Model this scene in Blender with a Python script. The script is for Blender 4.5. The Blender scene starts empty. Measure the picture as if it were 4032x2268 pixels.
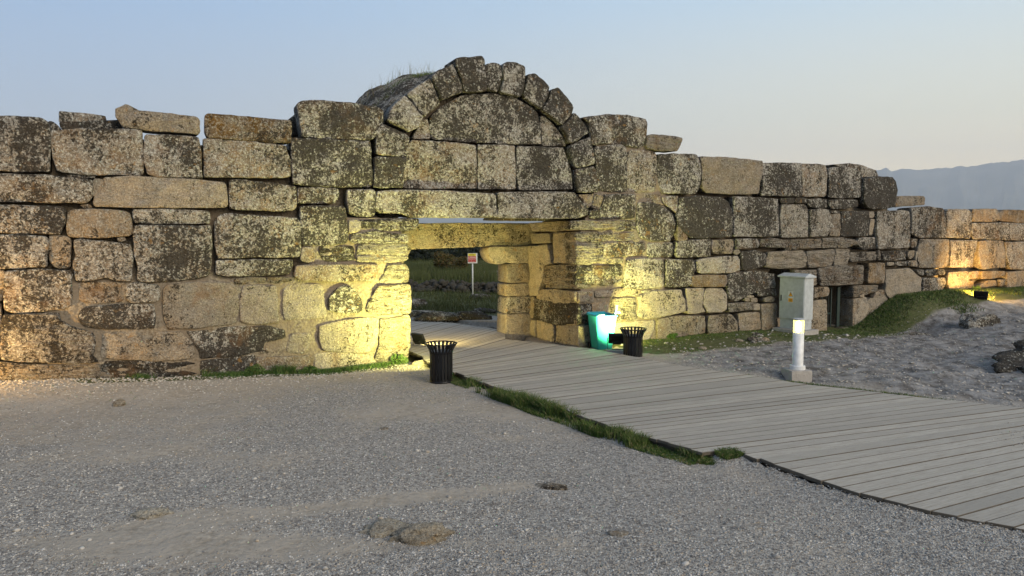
# Ancient gateway at dusk - procedural scene
import bpy, bmesh, math, random
import numpy as np
from mathutils import Vector, noise, Matrix
R = math.radians
random.seed(7); rng = np.random.default_rng(7)
scene = bpy.context.scene
C = scene.collection

# ---------------------------------------------------------------- camera
CAM_H = 2.9
cam = bpy.data.objects.new('camera', bpy.data.cameras.new('camera')); C.objects.link(cam)
cam.data.lens = 26; cam.data.sensor_width = 36; cam.data.clip_end = 60000; cam.data.clip_start = .1
cam.location = (0, 0, CAM_H); cam.rotation_euler = (R(90 - 4.203), 0, 0)
scene.camera = cam

# ---------------------------------------------------------------- dusk sky
world = bpy.data.worlds.new('World'); scene.world = world; world.use_nodes = True
def build_sky():
    nt = world.node_tree; N = nt.nodes; Lk = nt.links
    bg = N['Background']
    geo = N.new('ShaderNodeTexCoord')
    sep = N.new('ShaderNodeSeparateXYZ'); Lk.new(geo.outputs['Generated'], sep.inputs[0])
    def ramp(stops):
        r = N.new('ShaderNodeValToRGB'); e = r.color_ramp.elements
        e[0].position, e[0].color = stops[0][0], (*stops[0][1], 1)
        e[1].position, e[1].color = stops[-1][0], (*stops[-1][1], 1)
        for p, c in stops[1:-1]:
            k = e.new(p); k.color = (*c, 1)
        Lk.new(sep.outputs['Z'], r.inputs[0]); return r
    cool = ramp([(0, (.37, .385, .44)), (.10, (.305, .37, .46)), (.27, (.215, .345, .54)), (.6, (.24, .34, .50)), (1, (.20, .29, .46))])
    warm = ramp([(0, (1.3, .92, .48)), (.06, (1.08, .84, .46)), (.14, (.72, .68, .50)), (.29, (.44, .57, .66)), (.6, (.29, .40, .54)), (1, (.20, .29, .46))])
    dot = N.new('ShaderNodeVectorMath'); dot.operation = 'DOT_PRODUCT'
    Lk.new(geo.outputs['Generated'], dot.inputs[0]); dot.inputs[1].default_value = (.985, .17, 0)
    mr = N.new('ShaderNodeMapRange'); mr.interpolation_type = 'SMOOTHSTEP'
    mr.inputs['From Min'].default_value = -.55; mr.inputs['From Max'].default_value = .80
    Lk.new(dot.outputs['Value'], mr.inputs['Value'])
    mx = N.new('ShaderNodeMix'); mx.data_type = 'RGBA'
    Lk.new(mr.outputs[0], mx.inputs['Factor']); Lk.new(cool.outputs[0], mx.inputs['A']); Lk.new(warm.outputs[0], mx.inputs['B'])
    sky = N.new('ShaderNodeTexSky'); sky.sky_type = 'NISHITA'; sky.sun_disc = False
    sky.sun_elevation = R(7); sky.sun_rotation = R(100); sky.ozone_density = 4
    sc = N.new('ShaderNodeVectorMath'); sc.operation = 'SCALE'; sc.inputs['Scale'].default_value = .10
    Lk.new(sky.outputs[0], sc.inputs[0])
    m2 = N.new('ShaderNodeMix'); m2.data_type = 'RGBA'; m2.inputs['Factor'].default_value = .12
    Lk.new(mx.outputs['Result'], m2.inputs['A']); Lk.new(sc.outputs[0], m2.inputs['B'])
    Lk.new(m2.outputs['Result'], bg.inputs[0]); bg.inputs[1].default_value = 1.0
build_sky()
# afterglow: one very soft low sun from the right
sd = bpy.data.lights.new('sun', 'SUN'); sd.energy = 1.9; sd.angle = R(40); sd.color = (1, .86, .68)
sun = bpy.data.objects.new('sun', sd); C.objects.link(sun)
sun.rotation_euler = Vector((-.62, .62, -.40)).to_track_quat('-Z', 'Y').to_euler()
scene.view_settings.view_transform = 'Standard'; scene.view_settings.look = 'None'
scene.view_settings.exposure = .66; scene.view_settings.gamma = 1
scene.view_settings.use_curve_mapping = False

# ---------------------------------------------------------------- helpers
def link(o, parent=None):
    C.objects.link(o)
    if parent: o.parent = parent
    return o
def mesh_obj(name, V, F, mat=None, parent=None, smooth=False, loc=None):
    me = bpy.data.meshes.new(name); me.from_pydata([tuple(v) for v in V], [], F)
    if smooth: me.polygons.foreach_set('use_smooth', [True] * len(me.polygons))
    if mat: me.materials.append(mat)
    o = bpy.data.objects.new(name, me); link(o, parent)
    if loc is not None: o.location = loc
    return o
def np_mesh(name, V, T, mat=None, parent=None, smooth=False, k=3):
    V = np.asarray(V, np.float32).reshape(-1, 3); T = np.asarray(T, np.int32).reshape(-1, k)
    me = bpy.data.meshes.new(name)
    me.vertices.add(len(V)); me.vertices.foreach_set('co', V.ravel())
    me.loops.add(T.size); me.loops.foreach_set('vertex_index', T.ravel())
    me.polygons.add(len(T)); me.polygons.foreach_set('loop_start', np.arange(0, T.size, k, dtype=np.int32))
    me.polygons.foreach_set('loop_total', np.full(len(T), k, np.int32))
    if smooth: me.polygons.foreach_set('use_smooth', np.ones(len(T), bool))
    me.update(calc_edges=True); me.validate()
    if mat: me.materials.append(mat)
    return link(bpy.data.objects.new(name, me), parent)
def bm_obj(name, bm, mat=None, parent=None, smooth=False, loc=None):
    me = bpy.data.meshes.new(name); bm.normal_update(); bm.to_mesh(me); bm.free()
    if smooth:
        me.polygons.foreach_set('use_smooth', [True] * len(me.polygons))
    if mat: me.materials.append(mat)
    o = bpy.data.objects.new(name, me); link(o, parent)
    if loc is not None: o.location = loc
    return o
def empty(name, loc, rz, label, cat, group=None):
    o = bpy.data.objects.new(name, None); link(o); o.location = loc; o.rotation_euler = (0, 0, rz)
    o.empty_display_size = .2
    tag(o, label, cat, group); return o
def tag(o, label=None, cat=None, group=None, kind=None):
    if label: o['label'] = label
    if cat: o['category'] = cat
    if group: o['group'] = group
    if kind: o['kind'] = kind
    return o
def box(bm, x0, x1, y0, y1, z0, z1, bev=0):
    r = bmesh.ops.create_cube(bm, size=1)
    for v in r['verts']:
        v.co = Vector(((x0 + x1) / 2 + v.co.x * (x1 - x0), (y0 + y1) / 2 + v.co.y * (y1 - y0), (z0 + z1) / 2 + v.co.z * (z1 - z0)))
    if bev:
        es = list({e for v in r['verts'] for e in v.link_edges})
        bmesh.ops.bevel(bm, geom=es, offset=bev, segments=2, affect='EDGES', profile=.5)
def lathe(bm, prof, n=32, cx=0, cy=0, close=False):
    rings = []
    for r, z in prof:
        rings.append([bm.verts.new((cx + r * math.cos(2 * math.pi * i / n), cy + r * math.sin(2 * math.pi * i / n), z)) for i in range(n)])
    for a, b in zip(rings, rings[1:]):
        for i in range(n):
            bm.faces.new((a[i], a[(i + 1) % n], b[(i + 1) % n], b[i]))
    if close:
        bm.faces.new(rings[0][::-1]); bm.faces.new(rings[-1])
def tube(bm, pts, r, n=8):
    rings = []
    for i, p in enumerate(pts):
        p = Vector(p); a = Vector(pts[max(i - 1, 0)]); b = Vector(pts[min(i + 1, len(pts) - 1)])
        t = (b - a).normalized(); u = t.orthogonal().normalized() if i == 0 else (u - t * u.dot(t)).normalized(); w = t.cross(u)
        rings.append([bm.verts.new(p + u * r * math.cos(2 * math.pi * k / n) + w * r * math.sin(2 * math.pi * k / n)) for k in range(n)])
    for a, b in zip(rings, rings[1:]):
        for i in range(n):
            bm.faces.new((a[i], a[(i + 1) % n], b[(i + 1) % n], b[i]))
    bm.faces.new(rings[0][::-1]); bm.faces.new(rings[-1])
def nz(x, y, z=0., s=1.): return noise.noise(Vector((x * s, y * s, z * s)))
def fbm(x, y, z=0., s=1., o=4): return noise.fractal(Vector((x * s, y * s, z * s)), 1., 2., o)
def sstep(a, b, x):
    t = min(1, max(0, (x - a) / (b - a))); return t * t * (3 - 2 * t)

# vectorised value noise (for terrain and scatter)
_perm = np.random.default_rng(3).random((64, 64))
def vnoise(x, y):
    xi = np.floor(x).astype(int); yi = np.floor(y).astype(int); fx = x - xi; fy = y - yi
    fx = fx * fx * (3 - 2 * fx); fy = fy * fy * (3 - 2 * fy)
    g = lambda a, b: _perm[a % 64, b % 64]
    return (g(xi, yi) * (1 - fx) + g(xi + 1, yi) * fx) * (1 - fy) + (g(xi, yi + 1) * (1 - fx) + g(xi + 1, yi + 1) * fx) * fy - .5
def vfbm(x, y, o=4):
    s = 0; a = 1
    for k in range(o):
        s = s + a * vnoise(x + 17.3 * k, y - 9.1 * k); x = x * 2.03; y = y * 2.03; a *= .5
    return s

# ---------------------------------------------------------------- node helpers
class NT:
    def __init__(s, name):
        s.m = bpy.data.materials.new(name); s.m.use_nodes = True; s.t = s.m.node_tree
        s.N = s.t.nodes; s.b = s.N['Principled BSDF']; s.L = s.t.links.new; s.b.inputs['Roughness'].default_value = .9
        s.b.inputs['Specular IOR Level'].default_value = .2
    def node(s, t, **k):
        n = s.N.new(t)
        for a, b in k.items(): setattr(n, a, b)
        return n
    def put(s, sock, v):
        if hasattr(v, 'is_linked') or isinstance(v, bpy.types.NodeSocket): s.L(v, sock)
        elif isinstance(v, (tuple, list)) and len(v) == 3 and sock.type == 'RGBA': sock.default_value = (*v, 1)
        else: sock.default_value = v
    def noise(s, vec, scale, detail=4, rough=.55, dist=0.):
        n = s.node('ShaderNodeTexNoise'); s.put(n.inputs['Vector'], vec); n.inputs['Scale'].default_value = scale
        n.inputs['Detail'].default_value = detail; n.inputs['Roughness'].default_value = rough; n.inputs['Distortion'].default_value = dist
        return n.outputs['Fac']
    def voro(s, vec, scale, out='Distance', feat='F1', rnd=1.):
        n = s.node('ShaderNodeTexVoronoi', feature=feat); s.put(n.inputs['Vector'], vec); n.inputs['Scale'].default_value = scale
        n.inputs['Randomness'].default_value = rnd
        return n.outputs[out]
    def math(s, op, a, b=0., c=0.):
        n = s.node('ShaderNodeMath', operation=op); s.put(n.inputs[0], a); s.put(n.inputs[1], b); s.put(n.inputs[2], c); return n.outputs[0]
    def rng(s, v, a, b, c=0., d=1.):
        n = s.node('ShaderNodeMapRange'); s.put(n.inputs[0], v)
        for i, q in enumerate((a, b, c, d)): s.put(n.inputs[i + 1], q)
        return n.outputs[0]
    def mix(s, f, a, b, blend='MIX'):
        n = s.node('ShaderNodeMix', data_type='RGBA', blend_type=blend); s.put(n.inputs['Factor'], f); s.put(n.inputs['A'], a); s.put(n.inputs['B'], b); return n.outputs['Result']
    def vmath(s, op, a, b=None, sc=None):
        n = s.node('ShaderNodeVectorMath', operation=op); s.put(n.inputs[0], a)
        if b is not None: s.put(n.inputs[1], b)
        if sc is not None: s.put(n.inputs['Scale'], sc)
        return n.outputs[0]
    def bump(s, h, dist, strength=1., prev=None):
        n = s.node('ShaderNodeBump'); s.put(n.inputs['Height'], h); n.inputs['Distance'].default_value = dist; n.inputs['Strength'].default_value = strength
        if prev is not None: s.L(prev, n.inputs['Normal'])
        return n.outputs[0]
def flat(name, col, rough=.6, spec=.4, metal=0., bumpy=0.):
    t = NT(name); g = t.node('ShaderNodeNewGeometry').outputs['Position']
    n = t.noise(g, 9, 4); c = t.mix(t.rng(n, .3, .75), tuple(x * .82 for x in col), tuple(min(1, x * 1.1) for x in col))
    t.L(c, t.b.inputs['Base Color']); t.b.inputs['Roughness'].default_value = rough
    t.b.inputs['Specular IOR Level'].default_value = spec; t.b.inputs['Metallic'].default_value = metal
    if bumpy: t.L(t.bump(t.noise(g, 40, 3), bumpy), t.b.inputs['Normal'])
    return t.m

# weathered travertine; the object colour carries (lichen, warmth, strata, paleness)
def mat_stone(name, world_space=True):
    t = NT(name)
    pos = t.node('ShaderNodeNewGeometry').outputs['Position']
    oi = t.node('ShaderNodeObjectInfo'); sp = t.node('ShaderNodeSeparateColor'); t.L(oi.outputs['Color'], sp.inputs[0])
    lich, warm, strat, pale = sp.outputs[0], sp.outputs[1], sp.outputs[2], oi.outputs['Alpha']
    rnd = oi.outputs['Random']
    p = t.vmath('ADD', pos, t.vmath('SCALE', (13.1, 7.7, 5.3), sc=rnd))
    flatp = t.vmath('MULTIPLY', p, (1., 1., 5.))
    big = t.noise(p, 1.3, 3); mid = t.noise(p, 5., 5, .6); fine = t.noise(p, 26, 4, .65)
    lay = t.noise(flatp, 4., 6, .65, .4)
    tan_c = t.mix(t.rng(mid, .35, .68), (.145, .118, .092), (.385, .325, .26))
    warm_c = t.mix(t.rng(mid, .35, .68), (.16, .10, .045), (.38, .255, .125))
    c = t.mix(t.rng(t.math('ADD', warm, t.math('MULTIPLY', t.math('SUBTRACT', big, .5), 1.4)), .15, .95), tan_c, warm_c)
    c = t.mix(t.math('MULTIPLY', pale, t.rng(fine, .3, .6, .45, .95)), c, (.47, .42, .33))
    c = t.mix(t.rng(warm, 1.1, 1.3), c, t.mix(t.rng(mid, .4, .6), (.12, .065, .018), (.24, .14, .045)))
    # per stone value
    c = t.mix(1., c, t.node('ShaderNodeCombineColor').outputs[0], 'MULTIPLY') if False else c
    val = t.rng(rnd, 0, 1, .72, 1.12)
    hsv = t.node('ShaderNodeHueSaturation'); t.L(val, hsv.inputs['Value']); t.L(c, hsv.inputs['Color']); c = hsv.outputs[0]
    # strata bands
    c = t.mix(t.math('MULTIPLY', strat, t.rng(lay, .50, .38)), c, (.075, .06, .045))
    # grey patina
    pat = t.rng(t.math('ADD', t.noise(p, 3.1, 5, .6), t.math('MULTIPLY', lich, .22)), .50, .74)
    c = t.mix(t.math('MULTIPLY', pat, .70), c, t.mix(t.rng(t.noise(p, 11., 3, .6), .4, .6), (.17, .155, .135), (.30, .28, .245)))
    # pale grey green crusts
    wl = t.noise(t.vmath('ADD', p, (4., 1., 8.)), 21., 5, .72, .5)
    wf = t.rng(t.math('ADD', wl, t.math('MULTIPLY', lich, .06)), .535, .58)
    wf = t.math('MULTIPLY', wf, t.rng(lich, .05, .7, .0, .92))
    c = t.mix(wf, c, t.mix(t.rng(fine, .4, .6), (.36, .345, .305), (.58, .565, .505)))
    # dark lichen: fine mottle, bigger clots and dirty run-off zones over one another
    d1 = t.noise(p, 23., 5, .7, .5); d3 = t.noise(p, 9.5, 4, .65, .8); d2 = t.noise(p, 1.5, 3, .5)
    run = t.noise(t.vmath('MULTIPLY', p, (1., 1., .22)), 5., 3, .6)
    dk = t.math('ADD', t.math('MULTIPLY', d1, .58), t.math('MULTIPLY', d3, .42))
    dk = t.math('SUBTRACT', dk, t.math('MULTIPLY', t.math('SUBTRACT', d2, .5), .36))
    dk = t.math('SUBTRACT', dk, t.math('MULTIPLY', t.math('SUBTRACT', run, .5), .18))
    thr = t.math('ADD', t.math('MULTIPLY', lich, .155), t.rng(t.math('FRACT', t.math('MULTIPLY', rnd, 13.7)), 0, 1, .344, .394))
    dkf = t.rng(t.math('SUBTRACT', thr, dk), -.022, .024)
    c = t.mix(t.math('MULTIPLY', dkf, .90), c, t.mix(t.rng(t.noise(p, 30., 2), .4, .65), (.021, .018, .015), (.048, .040, .031)))
    # each block has its own grain and stain
    gr = t.noise(p, 42., 3, .75)
    c = t.mix(1., c, t.mix(t.rng(gr, .34, .66), (.58, .56, .53), (1.28, 1.27, 1.24)), 'MULTIPLY')
    rust = t.math('MULTIPLY', t.rng(t.noise(t.vmath('ADD', p, (7., 2., 5.)), 2.4, 4, .6), .54, .68), t.rng(t.math('FRACT', t.math('MULTIPLY', rnd, 7.3)), .35, .9))
    c = t.mix(t.math('MULTIPLY', rust, .55), c, (.20, .115, .055))
    # pits
    pits = t.rng(t.voro(p, 15), .15, .08); pm = t.rng(t.noise(p, 2.6, 2), .48, .6)
    pitf = t.math('MULTIPLY', pits, pm)
    c = t.mix(t.math('MULTIPLY', pitf, .8), c, (.03, .022, .015))
    # pale and orange lichen rosettes
    w1 = t.rng(t.math('ADD', t.voro(p, 9), t.math('MULTIPLY', fine, .6)), .46, .40)
    wm = t.math('MULTIPLY', w1, t.rng(t.math('ADD', t.noise(p, 2.3, 2), t.math('MULTIPLY', lich, .16)), .55, .66))
    c = t.mix(t.math('MULTIPLY', wm, .85), c, (.46, .47, .40))
    of = t.math('MULTIPLY', t.rng(t.noise(p, 7., 4, .65), .60, .66), t.rng(t.noise(t.vmath('ADD', p, (3., 9., 4.)), 1.2, 2), .50, .60))
    c = t.mix(t.math('MULTIPLY', of, .55), c, (.34, .19, .06))
    t.L(c, t.b.inputs['Base Color']); t.b.inputs['Roughness'].default_value = .95; t.b.inputs['Specular IOR Level'].default_value = .12
    h = t.math('ADD', t.math('MULTIPLY', mid, .8), t.math('MULTIPLY', fine, .45))
    h = t.math('SUBTRACT', h, t.math('MULTIPLY', pitf, .6))
    h = t.math('ADD', h, t.math('MULTIPLY', t.math('MULTIPLY', strat, lay), 3.))
    h = t.math('ADD', t.math('SUBTRACT', h, t.math('MULTIPLY', dkf, .14)), t.math('MULTIPLY', wl, .7))
    t.L(t.bump(h, .09, 1.), t.b.inputs['Normal'])
    return t.m
def mat_core():
    t = NT('lime_mortar'); p = t.node('ShaderNodeNewGeometry').outputs['Position']
    a = t.noise(p, 2.2, 4); b = t.noise(p, 22, 5, .65); v = t.voro(p, 16)
    c = t.mix(t.rng(b, .35, .65), (.095, .075, .053), (.27, .23, .17))
    c = t.mix(t.rng(a, .45, .6), c, (.19, .15, .105))
    t.L(c, t.b.inputs['Base Color']); t.L(t.bump(t.math('ADD', b, t.math('MULTIPLY', v, .6)), .03, .8), t.b.inputs['Normal'])
    return t.m
def mat_ground():
    t = NT('ground_dirt_and_gravel'); p = t.node('ShaderNodeNewGeometry').outputs['Position']
    sx = t.node('ShaderNodeSeparateXYZ'); t.L(p, sx.inputs[0]); X, Y = sx.outputs[0], sx.outputs[1]
    att = t.node('ShaderNodeVertexColor', layer_name='cover'); sc = t.node('ShaderNodeSeparateColor'); t.L(att.outputs['Color'], sc.inputs[0])
    grav, grass, rock = sc.outputs[0], sc.outputs[1], sc.outputs[2]
    big = t.noise(p, .32, 4, .6); mid = t.noise(p, 1.6, 6, .65); fine = t.noise(p, 12, 5, .7)
    vc = t.voro(p, 46, 'Color'); vd = t.voro(p, 46); vs = t.node('ShaderNodeSeparateColor'); t.L(vc, vs.inputs[0])
    vc2 = t.voro(p, 100, 'Color'); vd2 = t.voro(p, 100); vs2 = t.node('ShaderNodeSeparateColor'); t.L(vc2, vs2.inputs[0])
    dirt = t.mix(t.rng(fine, .3, .7), (.21, .175, .13), (.41, .355, .28))
    dirt = t.mix(t.rng(mid, .42, .62), dirt, (.34, .295, .235))
    peb = t.mix(vs.outputs[0], (.12, .105, .09), (.43, .395, .335))
    peb2 = t.mix(vs2.outputs[0], (.14, .122, .10), (.43, .385, .325))
    peb = t.mix(t.rng(vd2, .0, .5), peb2, peb)
    g = t.math('ADD', grav, t.math('ADD', t.math('MULTIPLY', t.math('SUBTRACT', mid, .5), 1.3), t.math('MULTIPLY', t.math('SUBTRACT', vs.outputs[1], .5), .5)))
    gf = t.rng(g, .30, .72)
    c = t.mix(gf, dirt, peb)
    # rock / rough crust
    rk = t.mix(t.rng(t.noise(p, 3.2, 6, .7), .38, .62), (.085, .075, .065), (.27, .255, .235))
    c = t.mix(rock, c, rk)
    soil = t.mix(t.rng(fine, .35, .65), (.045, .055, .016), (.11, .11, .045))
    c = t.mix(t.rng(t.math('ADD', grass, t.math('MULTIPLY', t.math('SUBTRACT', mid, .5), .9)), .35, .6), c, soil)
    t.L(c, t.b.inputs['Base Color']); t.b.inputs['Roughness'].default_value = .95
    h = t.math('ADD', t.math('MULTIPLY', t.rng(vd, 0., .6, 1., 0.), t.math('MULTIPLY', gf, .30)), t.math('MULTIPLY', fine, .5))
    h = t.math('ADD', h, t.math('MULTIPLY', mid, 1.6))
    t.L(t.bump(h, .05, .8), t.b.inputs['Normal'])
    return t.m
def mat_pebble(name, dark, light):
    t = NT(name); p = t.node('ShaderNodeNewGeometry').outputs['Position']
    v = t.node('ShaderNodeSeparateColor'); t.L(t.voro(p, 22, 'Color'), v.inputs[0])
    c = t.mix(v.outputs[0], dark, light); c = t.mix(t.rng(v.outputs[1], .85, .95), c, (.34, .28, .21))
    t.L(c, t.b.inputs['Base Color']); return t.m
def mat_grass(name, a, b, dry):
    t = NT(name); p = t.node('ShaderNodeNewGeometry').outputs['Position']
    c = t.mix(t.rng(t.noise(p, 3.5, 3), .35, .65), a, b)
    v = t.node('ShaderNodeSeparateColor'); t.L(t.voro(p, 30, 'Color'), v.inputs[0])
    c = t.mix(t.rng(v.outputs[0], .72, .95), c, dry)
    t.L(c, t.b.inputs['Base Color']); t.b.inputs['Roughness'].default_value = .7
    t.b.inputs['Transmission Weight'].default_value = 0
    return t.m
def mat_plank():
    t = NT('weathered_decking'); p = t.node('ShaderNodeNewGeometry').outputs['Position']
    oi = t.node('ShaderNodeObjectInfo')
    q = t.node('ShaderNodeTexCoord').outputs['Object']
    st = t.vmath('MULTIPLY', q, (1.5, 26., 1.)); st = t.vmath('ADD', st, t.vmath('SCALE', (9., 5., 2.), sc=oi.outputs['Random']))
    gr = t.noise(st, 2.2, 4, .6); dirt = t.noise(p, 1.1, 5, .65); fn = t.noise(p, 30, 3, .6)
    c = t.mix(t.rng(gr, .35, .65), (.305, .268, .213), (.43, .388, .318))
    c = t.mix(t.rng(oi.outputs['Random'], 0, 1, 0, .75), c, (.25, .228, .19))
    c = t.mix(t.rng(dirt, .52, .72, 0, .55), c, (.35, .315, .26))
    c = t.mix(t.rng(fn, .62, .72, 0, .5), c, (.12, .105, .085))
    t.L(c, t.b.inputs['Base Color']); t.b.inputs['Roughness'].default_value = .8
    t.L(t.bump(t.math('ADD', gr, fn), .004, .7), t.b.inputs['Normal'])
    return t.m
def mat_emit(name, col, st):
    m = bpy.data.materials.new(name); m.use_nodes = True; nt = m.node_tree; nt.nodes.clear()
    e = nt.nodes.new('ShaderNodeEmission'); o = nt.nodes.new('ShaderNodeOutputMaterial'); e.inputs[0].default_value = (*col, 1); e.inputs[1].default_value = st
    nt.links.new(e.outputs[0], o.inputs[0]); return m
M_STONE = mat_stone('weathered_travertine'); M_CORE = mat_core(); M_GROUND = mat_ground()
M_PLANK = mat_plank()
M_GRASS = mat_grass('grass_blades', (.042, .078, .015), (.085, .125, .028), (.20, .18, .08))
M_FIELD = mat_grass('field_grass_blades', (.032, .050, .013), (.065, .08, .022), (.09, .075, .035))
M_DARKROCK = flat('dark_field_stone', (.060, .055, .045), .95, .1, 0, .03)
M_DRY = mat_grass('dry_grass', (.12, .11, .05), (.20, .17, .08), (.30, .25, .14))
M_LEAF = mat_grass('bright_weeds', (.04, .085, .018), (.07, .13, .028), (.13, .15, .05))
M_PEB = mat_pebble('grey_gravel', (.13, .12, .11), (.50, .475, .43))
M_RUB = mat_pebble('pale_rubble', (.22, .20, .17), (.46, .43, .38))
M_BLACK = flat('black_painted_steel', (.006, .006, .0065), .45, .25)
M_LINER = flat('grey_zinc_liner', (.085, .09, .095), .5, .4, .2)

# ---------------------------------------------------------------- the wall's own frame
WALL_O = Vector((-2.326, 16.600, 0)); WALL_A = R(26)
WU = Vector((math.cos(WALL_A), math.sin(WALL_A), 0)); WN = Vector((-math.sin(WALL_A), math.cos(WALL_A), 0))
def W(u, d, z): return WALL_O + WU * u + WN * d + Vector((0, 0, z))
GATE_U = 4.42
CLS = {  # lichen, warmth, strata, paleness
    'L': (.85, .35, 0, .15), 'LB': (.75, .75, 0, .25), 'LW': (.65, .65, 0, .2), 'LP': (.70, .3, 0, .5), 'LO': (.80, .55, 0, .3), 'LG': (1., .15, 0, .1),
    'LD': (1.15, .3, 0, .0), 'W': (.35, .75, 0, .25), 'WL': (.60, .65, 0, .2), 'P': (.15, .4, .1, .75), 'PW': (.25, .65, .15, .55), 'PL': (.55, .3, 0, .6),
    'PS': (.25, .4, .6, .6), 'S': (.45, .45, 1., .45), 'SL': (.75, .35, 1., .2), 'SW': (.4, .75, 1., .4), 'SD': (1., .45, .9, .1), 'SP': (.2, .4, .8, .6),
    'RO': (-.4, .75, .35, 1.0), 'PP': (-.6, .1, 0, 1.3), 'O': (.25, 1.05, 0, .1), 'OB': (.40, 1.4, 0, 0), 'D': (1.2, .2, 0, 0)}
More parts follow.
